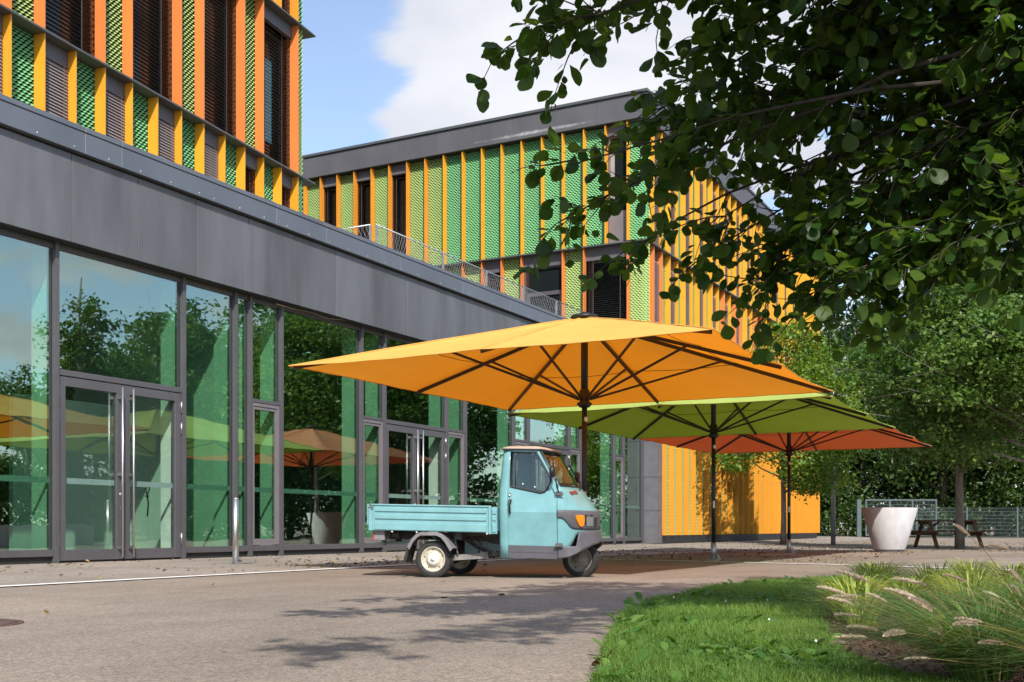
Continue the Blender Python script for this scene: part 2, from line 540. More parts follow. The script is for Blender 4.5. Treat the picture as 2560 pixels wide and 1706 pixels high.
# ================================================================== SETTING: ground
g = MB().add([(-400, -300, 0), (400, -300, 0), (400, 500, 0), (-400, 500, 0)], [(0, 1, 2, 3)]).build('ground', M['asphalt'])
tag(g, 'tan grey asphalt ground reaching to the trees', kind='structure')
pv = []
for yy, xr in ((0, -8.72), (17.55, -8.72), (19.2, -8.2), (24.5, -7.2), (33, -7.6), (62, -9.5)):
    pv += [(xr, yy, .004), (min(xr, -8.72) - .02, yy, .0045), (-11.85, yy, .083), (-20, yy, .083)]
p = MB().add(pv, [(4 * i + k, 4 * i + k + 1, 4 * i + k + 5, 4 * i + k + 4) for i in range(5) for k in range(3)]).build('pavement', M['paving'])
tag(p, 'paved strip in front of the glass hall', kind='structure')
def line_strip(name, pts, w, z, label):
    vs, fs = [], []
    P = [Vector((x, y, z)) for x, y in pts]
    for i, q in enumerate(P):
        d = (P[min(i + 1, len(P) - 1)] - P[max(i - 1, 0)]).normalized()
        n = Vector((-d.y, d.x, 0)) * w / 2
        vs += [q - n, q + n]
        if i:
            b = 2 * i
            fs.append((b - 2, b, b + 1, b - 1))
    return tag(MB().add(vs, fs).build(name, M['line']), label, kind='structure')
line_strip('road_marking', [(-8.70, 0), (-8.70, 6.6), (-8.72, 9.5), (-8.70, 12), (-8.72, 17), (-8.45, 19.2), (-8.1, 21.2), (-7.5, 24)], .16, .010, 'white line along the edge of the paving')
line_strip('road_marking', [(-8.2, 17.4), (-7.2, 17.2), (-5.89, 16.9), (-3.46, 16.25), (-.86, 15.2), (2, 13.7), (5, 11.6), (9, 8)], .13, .011, 'thin white line crossing in front of the umbrella poles')

# ================================================================== glass hall
HO = Vector((-14.0, 20.0, 0))
hall = thing('glass_hall', 'low hall with green tinted glass front under a slate grey fascia', 'building', HO)
def hb(mb, name, mat, parent=None, bevel=0):
    return mb.build(name, mat, parent or hall, HO, bevel)
XG = -14.0
# floor, walls, roof
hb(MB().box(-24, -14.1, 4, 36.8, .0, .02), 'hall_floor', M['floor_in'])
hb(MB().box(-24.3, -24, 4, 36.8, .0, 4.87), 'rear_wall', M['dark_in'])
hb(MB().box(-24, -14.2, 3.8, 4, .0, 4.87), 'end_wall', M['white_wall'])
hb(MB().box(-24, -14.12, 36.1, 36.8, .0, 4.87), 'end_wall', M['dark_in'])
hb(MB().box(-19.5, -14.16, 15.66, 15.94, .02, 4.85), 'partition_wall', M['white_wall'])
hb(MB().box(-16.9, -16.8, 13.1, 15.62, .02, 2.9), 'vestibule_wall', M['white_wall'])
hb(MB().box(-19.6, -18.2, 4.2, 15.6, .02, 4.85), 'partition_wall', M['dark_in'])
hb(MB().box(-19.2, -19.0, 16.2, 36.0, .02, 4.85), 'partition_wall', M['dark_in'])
hb(MB().box(-40, -13.86, 3.8, 34.9, 4.89, 6.42), 'roof_slab', M['roofing'])
hb(MB().box(-14.15, -13.80, 3.8, 34.9, 4.862, 4.888), 'soffit', M['frame_dark'])
hb(MB().box(-24, -14.15, 3.8, 36.8, 4.852, 4.887), 'ceiling', M['ledge'])
hb(MB().box(-13.855, -13.775, 3.8, 34.75, 4.89, 6.22), 'joint_backing', M['clad_joint'])
# fascia panels
j0, dj = 11.75, 1.323
k = -6
while j0 + dj * k < 34.7:
    a, b = j0 + dj * k + .006, min(j0 + dj * (k + 1) - .006, 34.74)
    o = hb(MB().box(-13.84, -13.75 + random.uniform(-.002, .002), a, b, 4.875, 6.215), 'fascia_panel', M['clad'], bevel=.004)
    k += 1
# coping
cj = [3.8, 6.9, 9.4, 11.92, 12.64, 16.39, 17.91, 20.6, 23.32, 25.82, 28.5, 31.2, 34.74]
for a, b in zip(cj, cj[1:]):
    c = hb(MB().box(-13.9, -13.655, a + .003, b - .003, 6.245, 6.570), 'coping_panel', M['coping'], bevel=.006)
    cap = MB().box(-14.3, -13.640, a + .003, b - .003, 6.572, 6.652).build('coping_cap', M['coping'], c, HO, .006)
mb = MB()
y = 4.4
while y < 34.6:
    mb.lathe([(0, .008), (.008, .005), (.011, 0)], 8, (-13.655, y, 6.30), 'X')
    y += random.choice((.36, .98, .66)) if random.random() < .3 else .66
tag(hb(mb, 'screw_heads', M['steel']), kind='stuff')
# a loose cable sagging below the soffit
def on_hall(x, y, X):
    q = view_dir(x, y)
    return Vector((0, 0, CH)) + q * (X / q.x)
hb(MB().tube([on_hall(x, y, -13.82) for x, y in ((690, 760), (735, 773), (783, 783), (805, 792), (822, 797), (840, 799), (862, 801))], .007, 5), 'cable', pmat('cable_tan', (.26, .17, .09), .6))
# mullions, panes, doors
MU = [6.3, 8.98, 11.64, 14.29, 15.60, 16.0, 16.89, 19.54, 20.41, 23.07, 23.97, 26.58, 27.46, 30.17, 31.0, 33.67, 34.5, 36.25]
kinds = ['wide', 'wide', 'door', 'wide', 'slim', 'narrow', 'wide', 'narrow', 'door', 'narrow', 'wide', 'narrow', 'door', 'narrow', 'wide', 'narrow', 'wide']
mull = MB().box(.0, .075, -.036, .036, 0.0, 4.86)
mull.box(-.10, .0, -.05, .05, 0.0, 4.86, 1)
mull_me = mull.mesh('mullion', [M['frame'], M['frame_dark']])
fin_in = MB().box(-.44, -.115, -.05, .05, .02, 4.84).mesh('column', M['green_fin'])
for ym in MU:
    m_ = inst(mull_me, 'mullion', hall, (0, ym - HO.y, 0))
    inst(fin_in, 'glazing_column', m_, (0, 0, 0))
def pane(y0, y1, z0, z1, parent=None, mat='glass', x=XG):
    mb = MB().box(x - .012, x, y0, y1, z0, z1)
    return hb(mb, 'pane', M[mat], parent)
def ring(mb, x0, x1, y0, y1, z0, z1, wy, wb, wt):
    """rectangular frame: stiles wy, bottom rail wb, top rail wt"""
    mb.box(x0, x1, y0, y0 + wy, z0, z1)
    mb.box(x0, x1, y1 - wy, y1, z0, z1)
    mb.box(x0, x1, y0 + wy, y1 - wy, z0, z0 + wb)
    mb.box(x0, x1, y0 + wy, y1 - wy, z1 - wt, z1)
    return mb
def stripe(y0, y1, parent=None, x=XG - .05):
    hb(MB().box(x - .004, x, y0, y1, 1.216, 1.305), 'safety_stripe', M['stripe'], parent)
for (a, b), kd in zip(zip(MU, MU[1:]), kinds):
    a += .036
    b -= .036
    hb(MB().box(-14.10, -14.01, a, b, .0, .10), 'plinth', M['frame_dark'])
    hb(MB().box(-14.10, -13.962, a, b, .10, .205), 'bottom_rail', M['frame'], bevel=.004) if kd != 'door' else None
    hb(MB().box(-14.10, -13.972, a, b, 4.775, 4.86), 'head_rail', M['frame'])
    if kd in ('wide', 'slim'):
        pane(a, b, .205, 4.775)
        stripe(a, b)
    elif kd == 'narrow':
        hb(MB().box(-14.10, -13.962, a, b, 2.895, 2.96), 'transom', M['frame'], bevel=.004)
        pane(a, b, 2.96, 4.775)
        f = ring(MB(), -14.08, -13.965, a + .01, b - .01, .215, 2.885, .055, .055, .055)
        ring(f, -14.06, -13.98, a + .065, b - .065, .27, 2.83, .045, .06, .06)
        f = hb(f, 'window_frame', M['frame_light'])
        hb(MB().box(-14.012, -14.0, a + .11, b - .11, .33, 2.77), 'pane', M['glass'], f)
        hb(MB().box(-14.054, -14.05, a + .11, b - .11, 1.216, 1.305), 'safety_stripe', M['stripe'], f)
        inst(MB().box(-.01, .012, -.012, .012, -.07, .07).mesh('window_handle', M['steel']), 'handle', f, (-.055, b - .09 - HO.y, 1.2))
    else:
        hb(MB().box(-14.10, -13.955, a, b, 2.865, 2.955), 'transom', M['frame'], bevel=.005)
        pane(a, b, 2.955, 4.775)
        mid = (a + b) / 2
        for s, (l0, l1) in enumerate(((a + .012, mid - .004), (mid + .004, b - .012))):
            f = ring(MB(), -14.07, -13.965, l0, l1, .03, 2.85, .135, .165, .14)
            f = hb(f, 'door_leaf', M['frame'], bevel=.004)
            hb(MB().box(-14.012, -14.0, l0 + .135, l1 - .135, .195, 2.71), 'pane', M['door_glass'], f)
            hb(MB().box(-14.034, -14.03, l0 + .135, l1 - .135, 1.216, 1.305), 'safety_stripe', M['stripe'], f)
            hy = mid + (-.115 if s == 0 else .115)
            h = MB().tube([(-13.86, hy, .06), (-13.86, hy, 2.80)], .019, 12)
            for hz in (.22, 1.4, 2.64):
                h.box(-13.965, -13.86, hy - .012, hy + .012, hz - .025, hz + .025)
            hb(h, 'handle', M['steel'], f)
            hinge_y = l0 if s == 0 else l1
            for hz in (.35, 2.25, 2.62):
                hb(MB().tube([(-13.953, hinge_y, hz - .1), (-13.953, hinge_y, hz + .1)], .013, 8), 'hinge', M['steel'], f)
            if s == 0:
                hb(MB().lathe([(0, .012), (.02, .01), (.026, 0)], 12, (-13.965, mid - .06, 1.08), 'X').lathe([(0, .008), (.01, 0)], 8, (-13.965, mid - .06, .86), 'X'), 'lock', M['galv'], f)

# ================================================================== facade pieces (shared meshes). local axes: x outward, y along the facade, z up
def fin_mesh(h, d=.25, t=.028):
    return MB().box(-d, 0, -t / 2, t / 2, 0, h)
def expanded(w, h, cell, pitch, depth=.035, strand=.44):
    """expanded metal: zigzag tilted strands meeting in diamonds, in the plane x=0, y 0..w, z 0..h"""
    nx = max(2, int(round(w / (cell / 2))))
    nz = max(2, int(round(h / pitch)))
    dx, dz = w / nx, h / nz
    t = dz * strand
    V, F = [], []
    for r in range(nz):
        b = len(V)
        z = (r + .5) * dz
        for j in range(nx + 1):
            off = dz * .5 * (1 if (j + r) % 2 else -1) * .56
            zz = min(max(z + off, t), h - t)
            V.append((0.0, j * dx, zz - t))
            V.append((-depth, j * dx, zz + t))
            if j:
                q = b + 2 * j
                F.append((q - 2, q, q + 1, q - 1))
    return V, F
def exp_mesh(name, w, h, mat, cell=.12, pitch=.060, **kw):
    V, F = expanded(w, h, cell, pitch, **kw)
    return fast_mesh(name, V, F, mat)
_cache = {}
def cached(key, fn):
    if key not in _cache:
        _cache[key] = fn()
    return _cache[key]
def put_fin(root, loc, rz, h, mat, d=.25):
    return inst(cached(('fin', h, mat, d), lambda: fin_mesh(h, d).mesh('fin', M[mat])), 'fin', root, loc, rz)
def put_mesh(root, loc, rz, w, h, mat):
    return inst(cached(('mesh', w, h, mat), lambda: exp_mesh('mesh_panel', w, h, M[mat])), 'mesh_panel', root, loc, rz)
def slats_mesh(w, h, pitch, width, tilt, mat):
    V, F = [], []
    n = int(h / pitch)
    c, s = math.cos(tilt) * width / 2, math.sin(tilt) * width / 2
    for i in range(n):
        z = (i + .5) * pitch
        b = len(V)
        V += [(c, .03, z - s), (c, w - .03, z - s), (-c, w - .03, z + s), (-c, .03, z + s)]
        F.append((b, b + 1, b + 2, b + 3))
    for yy in (.18 * w, .8 * w):     # ladder cords
        b = len(V)
        V += [(.03, yy, 0), (.03, yy + .012, 0), (.03, yy + .012, h), (.03, yy, h)]
        F.append((b, b + 1, b + 2, b + 3))
    return fast_mesh('blind_slats', V, F, M[mat])
def put_window(root, loc, rz, w, h, blind=None, rev='mesh_o', depth=.55, frame='lintel', matp='pane'):
    """a recessed window: frame > pane, blind; reveals of perforated sheet"""
    def fr():
        mb = MB()
        ring(mb, -depth - .03, -depth + .03, .02, w - .02, 0, h, .05, .06, .05)
        return mb.mesh('window', M[frame])
    f = inst(cached(('win', w, h, depth, frame), fr), 'window', root, loc, rz)
    inst(cached(('pane', w, h, depth, matp), lambda: MB().box(-depth - .012, -depth, .07, w - .07, .06, h - .05).mesh('pane', M[matp])), 'pane', f)
    if blind:
        pitch, wd, tl, mt = blind
        inst(cached(('bl', w, h) + blind, lambda: slats_mesh(w, h, pitch, wd, tl, mt)), 'blind', f, (-depth + .22, 0, 0), kind='stuff')
    if rev:
        me = cached(('rev', h, rev), lambda: exp_mesh('reveal_panel', .30, h, M[rev], .1, .064))
        inst(me, 'reveal', f, (-.25, .03, 0), rot=(0, 0, R(90)))
        inst(me, 'reveal', f, (-.25, w - .03, 0), rot=(0, 0, R(90)))
    return f
def put_lintel(root, loc, rz, w, h=.33):
    return inst(cached(('lin', w, h), lambda: MB().box(-.30, -.18, .016, w - .016, 0, h).mesh('lintel', M['lintel'])), 'lintel', root, loc, rz)

# ================================================================== tower
TO = (-17.094, 13.294, 6.42)
TRZ = R(7.6)
tower = thing('tower_building', 'tall block with orange and yellow fins and black blinds rising behind the fascia', 'building', TO, TRZ)
MOD = .81
def tb(mb, name, mat, bevel=0):
    return mb.build(name, mat, tower, (0, 0, 0), bevel)
tb(MB().box(-14, -.62, -6 * MOD, 12.4 * MOD + .1, 0, 15.0), 'wall', M['back'])
CL = (.062, .078, R(62), 'slat_l')
OP = (.086, .060, R(16), 'slat')
Z1 = 9.69 - 6.42
for i in range(-6, 13):
    put_fin(tower, (0, i * MOD, 0), 0, Z1, 'fin_y')
    if i == 12:
        break
    if i % 2 == 0:
        put_mesh(tower, (-.24, i * MOD + .016, 0), 0, MOD - .032, Z1, 'mesh_e')
    else:
        put_window(tower, (0, i * MOD, 0), 0, MOD, Z1 - .33, CL if i < 9 else OP, None if i < 9 else 'mesh_o', .40 if i < 9 else .55)
        put_lintel(tower, (0, i * MOD, Z1 - .33), 0, MOD)
put_mesh(tower, (-.03, 12 * MOD + .016, 0), 0, .27, Z1, 'mesh_e')
tb(MB().box(-.62, -.07, 12.06 * MOD, 12.33 * MOD, 0, 11.2), 'corner_lining', M['back'])
def ledge_run(root, z, a, b, step, v0, v1, mk):
    y = a
    while y < b - .1:
        e = min(y + step, b)
        mk(y + .002, e - .002)
        y = e
def t_ledge(z):
    ledge_run(tower, z, -6 * MOD, 12.95 * MOD, 4 * MOD, 0, 0, lambda p, q: tb(MB().box(-.60, .07, p, q, z, z + .042), 'ledge', M['ledge'], .004))
t_ledge(Z1)
Z2a, Z2b = Z1 + .042, 13.63 - 6.42
H2 = round(Z2b - Z2a, 3)
for i in range(-6, 13):
    if i % 3 in (0, 1):
        put_fin(tower, (0, i * MOD, Z2a), 0, H2, 'fin_o')
    if i % 3 == 0:
        put_mesh(tower, (-.24 if i < 12 else -.03, i * MOD + .016, Z2a), 0, MOD - .032 if i < 12 else .27, H2, 'mesh_l')
    if i % 3 == 1 and i < 12:
        w_ = put_window(tower, (0, i * MOD, Z2a), 0, 2 * MOD, H2 - .33, OP)
        put_lintel(tower, (0, i * MOD, Z2b - .33), 0, 2 * MOD)
        if i == 10:
            inst(MB().box(0, .008, 0, .30, 0, 2.1).mesh('painted_sky_strip', M['pane_sky']), 'painted_sky_strip', w_, (-.53, .86, .72))  # blue strip painted for the sky in this window
t_ledge(Z2b)
Z3 = Z2b + .042
for i in range(-6, 13):
    put_fin(tower, (0, i * MOD, Z3), 0, 3.9, 'fin_a')
    if i == 12:
        break
    if i % 2 == 0:
        put_mesh(tower, (-.24, i * MOD + .016, Z3), 0, MOD - .032, 3.9, 'mesh_e')
    else:
        put_window(tower, (0, i * MOD, Z3), 0, MOD, 3.9, OP)
put_mesh(tower, (-.03, 12 * MOD + .016, Z3), 0, .27, 3.9, 'mesh_e')
tb(MB().box(-14, .07, -6 * MOD, 12.95 * MOD, Z3 + 3.9, Z3 + 4.5), 'roof_edge', M['ledge'])

# ================================================================== wing on the right
WO = Vector((-13.3, 34.8, 0))
wing = thing('wing_building', 'corner building with green mesh panels on its front and a long orange side', 'building', WO)
def wb(mb, name, mat, bevel=0, parent=None):
    return mb.build(name, mat, parent or wing, WO, bevel)
FM = .804
FX0 = -27.64
wb(MB().box(-36, -13.93, 35.42, 61.2, 4.95, 15.0), 'wall', M['back'])
wb(MB().box(-24, -13.93, 36.95, 61.2, .0, 4.95), 'wall', M['back'])
RF = R(-90)
def fl(i, z=0, v=0):       # a spot on the front, i modules from its left end, in the wing's axes
    return (FX0 + FM * i - WO.x, -v, z)
ZL0, ZL1, ZU0, ZU1 = 6.42, 10.15, 10.19, 14.25
HL, HU = round(ZL1 - ZL0, 3), round(ZU1 - ZU0, 3)
WOP = (.075, .062, R(20), 'slat')
fr_u, fr_l = set(range(0, 18)), set(range(0, 18)) - {13, 16}
for i in range(0, 18):
    put_fin(wing, fl(i, ZU0), RF, HU, 'fin_a' if i < 8 else 'fin_y')
    if i in fr_l:
        put_fin(wing, fl(i, ZL0), RF, HL, 'fin_o' if i > 7 else 'fin_a')
    wd = FM - .032 if i < 17 else .70
    if i in (1, 3, 5):
        put_window(wing, fl(i, ZU0), RF, FM, HU - .36, WOP)
        put_lintel(wing, fl(i, ZU1 - .36), RF, FM, .36)
    elif i == 16:
        w_ = put_window(wing, fl(i, ZU0), RF, FM, HU - .36, None, None, .30, 'frame_light')
        inst(MB().box(-.006, .006, .07, FM - .07, .06, 1.15).mesh('spandrel', M['frame_light']), 'spandrel', w_, (-.285, 0, 0))
        inst(MB().box(-.01, .01, .09, .24, 1.2, 3.5).mesh('curtain', M['clad_joint']), 'curtain', w_, (-.285, 0, 0))
        put_lintel(wing, fl(i, ZU1 - .36), RF, FM, .36)
    else:
        put_mesh(wing, fl(i + .02, ZU0, -.24), RF, wd, HU, 'mesh_l' if i < 8 else 'mesh_e')
    if i == 10:
        put_window(wing, fl(i, ZL0), RF, FM, HL - .42, WOP)
        put_lintel(wing, fl(i, ZL1 - .42), RF, FM, .42)
    elif i == 12:
        w_ = put_window(wing, fl(i, ZL0), RF, 2 * FM, HL - .42, None, None, .30, 'frame')
        put_lintel(wing, fl(i, ZL1 - .42), RF, 2 * FM, .42)
        d_ = MB()
        ring(d_, .0, .05, .10, 2 * FM - .10, .02, 2.45, .12, .15, .14)
        d_ = inst(d_.mesh('terrace_door', M['frame']), 'terrace_door', w_, (-.30, 0, 0))
    elif i == 15:
        put_window(wing, fl(i, ZL0), RF, 2 * FM, HL - .42, (.075, .066, R(14), 'slat'), None, .42, 'frame')
        put_lintel(wing, fl(i, ZL1 - .42), RF, 2 * FM, .42)
    elif i in (13, 16):
        pass
    else:
        put_mesh(wing, fl(i + .02, ZL0, -.24), RF, wd, HL, 'mesh_l')
y = FX0 - .3
while y < -13.3:
    e = min(y + 4 * FM, -13.22)
    wb(MB().box(y + .002, e - .002, 34.73, 35.4, ZL1, ZL1 + .04), 'ledge', M['ledge'])
    y += 4 * FM
# side facade
SM = .81
def sl(i, z=0, v=0):
    return (v, 35.62 - WO.y + SM * i, z)
SCL = (.075, .08, R(62), 'slat_l')
for i in range(0, 32):
    put_fin(wing, sl(i, ZU0), 0, HU, 'fin_y', .20)
    put_fin(wing, sl(i, ZL0 + .02), 0, HL - .02, 'fin_o' if i in (0, 1, 10, 12, 13, 16, 17) else 'fin_y', .20)
    if i == 31:
        break
    for z0, H, key in ((ZU0, HU, 0), (ZL0 + .02, HL - .02, 1)):
        if i % 2 == 0 and i < 26:
            put_window(wing, sl(i, z0), 0, SM, round(H - .36, 3), SCL, None, .34)
            put_lintel(wing, sl(i, z0 + H - .36), 0, SM, .36)
        else:
            put_mesh(wing, sl(i + .02, z0, -.19), 0, SM - .032, round(H, 3), 'mesh_e' if key == 0 else 'mesh_l')
put_mesh(wing, (-.24, .27, ZU0), 0, .53, HU, 'mesh_e')
put_mesh(wing, (-.24, .27, ZL0), 0, .53, HL, 'mesh_l')
for z in (6.36, ZL1):
    y = 34.73
    while y < 61.0:
        e = min(y + 4 * SM, 61.1)
        wb(MB().box(-13.9, -13.23, max(y, 35.402 if z == ZL1 else y) + .002, e - .002, z, z + .04), 'ledge', M['ledge'])
        y += 4 * SM
for i in range(0, 31):
    put_fin(wing, (0, 36.83 - WO.y + .80 * i, .28), 0, 6.06, 'fin_a', .20)
    if i < 30:
        put_mesh(wing, (-.19, 36.83 - WO.y + .80 * i + .016, .28), 0, .768, 6.06, 'mesh_l')
wb(MB().box(-13.9, -13.42, 36.82, 61.0, .0, .275), 'plinth', M['frame_dark'])
wb(MB().box(-13.75, -13.3, 60.9, 61.2, .28, 15.0), 'corner_trim', M['fin_y'])
# soffit and wall over the last glass bay
wb(MB().box(-27.7, -13.42, 34.85, 36.8, 4.87, 6.35), 'overhang', M['clad'])
# stone column
for a, b in ((0, 1.125), (1.135, 2.30), (2.31, 3.55), (3.56, 4.86)):
    wb(MB().box(-14.0, -13.45, 36.28, 36.81, a, b), 'stone_block', M['stone'], .006)
# roof fascia
def stain_mat():
    m, nt, o = new_mat('stained_cladding')
    p = N(nt, 'ShaderNodeBsdfPrincipled')
    base = ramp2(nt, noise_val(nt, 1.2, 6, .6), (.075, .075, .085), (.10, .10, .112))
    g_ = N(nt, 'ShaderNodeNewGeometry')
    sp = N(nt, 'ShaderNodeSeparateXYZ')
    L(nt, g_.outputs['Position'], sp.inputs[0])
    zz = mathn(nt, 'SUBTRACT', 1.0, mathn(nt, 'MULTIPLY', mathn(nt, 'ABSOLUTE', mathn(nt, 'SUBTRACT', sp.outputs[2], 12.25)), 7.0), clamp=True)
    xx = mathn(nt, 'SUBTRACT', 1.0, mathn(nt, 'MULTIPLY', mathn(nt, 'ABSOLUTE', mathn(nt, 'ADD', sp.outputs[0], 14.7)), .38), clamp=True)
    f = mathn(nt, 'MULTIPLY', mathn(nt, 'MULTIPLY', zz, mathn(nt, 'POWER', xx, .5)), noise_val(nt, 3.5, 8, .75))
    mx = N(nt, 'ShaderNodeMix', data_type='RGBA')
    L(nt, mathn(nt, 'MULTIPLY', mathn(nt, 'SUBTRACT', f, .24, clamp=True), 3.2, clamp=True), mx.inputs[0])
    L(nt, base, mx.inputs[6])
    mx.inputs[7].default_value = (.42, .42, .44, 1)
    L(nt, mx.outputs[2], p.inputs['Base Color'])
    p.inputs['Roughness'].default_value = .6
    L(nt, p.outputs[0], o.inputs[0])
    return m
M['clad_w'] = stain_mat()
x = FX0 - .3
while x < -13.35:
    e = min(x + 2 * FM, -13.24)
    wb(MB().box(x + .004, e - .004, 34.74, 34.84, 14.27, 15.08), 'roof_fascia', M['clad_w'], .004)
    x += 2 * FM
y = 34.845
while y < 61.0:
    e = min(y + 2 * SM, 61.2)
    wb(MB().box(-13.34, -13.24, y + .004, e - .004, 14.27, 15.08), 'roof_fascia', M['clad_w'], .004)
    y += 2 * SM
wb(MB().box(-28, -13.19, 34.68, 35.0, 15.085, 15.19), 'roof_coping', M['ledge'], .01)
wb(MB().box(-13.5, -13.19, 35.003, 61.25, 15.085, 15.19), 'roof_coping', M['ledge'], .01)
wb(MB().box(-27.9, -13.35, 34.85, 61.2, 14.255, 15.08), 'roof_slab', M['back'])
wb(MB().box(-13.9, -13.3, 34.845, 61.2, 14.252, 14.27), 'soffit', M['ledge'])

# ================================================================== terrace railing
rail = thing('terrace_railing', 'thin steel railing with wire mesh along the roof terrace edge', 'railing', (-14.6, 28, 6.42))
RO = (-14.6, 28, 6.42)
posts = [(-17.6, 21.0), (-15.6, 20.98), (-14.72, 20.95), (-14.6, 21.05), (-14.6, 23.95), (-14.6, 26.2), (-14.6, 28.4), (-14.6, 30.6), (-14.6, 32.6), (-14.6, 34.6)]
post_me = MB().box(-.022, .022, -.022, .022, 0, 1.06).mesh('post', M['galv'])
for x, y in posts:
    inst(post_me, 'post', rail, (x - RO[0], y - RO[1], 0))
MB().tube([(-17.6, 21.0, 7.49), (-14.72, 20.96, 7.49)], .018, 8).build('top_rail', M['galv'], rail, RO)
MB().tube([(-14.6, 20.98, 7.49), (-14.6, 34.7, 7.49)], .018, 8).build('top_rail', M['galv'], rail, RO)
mb = MB()
def wires(a, b):
    a, b = Vector(a), Vector(b)
    Ln = (b - a).length
    d = (b - a) / Ln
    n = int(Ln / .11)
    Hh = 1.0
    for i in range(-8, n):
        for sgn in (1, -1):
            t0, t1 = i * .11, i * .11 + Hh * .5
            z0, z1 = (0, Hh) if sgn > 0 else (Hh, 0)
            if t1 <= 0 or t0 >= Ln:
                continue
            f0 = max(0, -t0 / (t1 - t0))
            f1 = min(1, (Ln - t0) / (t1 - t0))
            p0 = a + d * (t0 + (t1 - t0) * f0) + Vector((0, 0, z0 + (z1 - z0) * f0 + .04))
            p1 = a + d * (t0 + (t1 - t0) * f1) + Vector((0, 0, z0 + (z1 - z0) * f1 + .04))
            mb.tube([p0, p1], .0028, 3, cap=False)
wires((-17.6, 21.0, 6.42), (-14.74, 20.95, 6.42))
wires((-14.6, 21.05, 6.42), (-14.6, 34.6, 6.42))
tag(mb.build('wire_mesh', M['galv'], rail, RO), kind='stuff')

# the four pieces above are scaled down about the camera's position
CAM_SCALE = 0.843
for o in (hall, tower, wing, rail):
    q = Vector(o.location)
    o.location = (q.x * CAM_SCALE, q.y * CAM_SCALE, CH + (q.z - CH) * CAM_SCALE)
    o.scale = (CAM_SCALE, CAM_SCALE, CAM_SCALE)
def U(x, y, z):  # the same scaling about the camera, for a single point
    return Vector((x * CAM_SCALE, y * CAM_SCALE, CH + (z - CH) * CAM_SCALE))
def slope_z(x):
    return min(.083, max(.004, .004 + (-8.72 - x) * .0256))

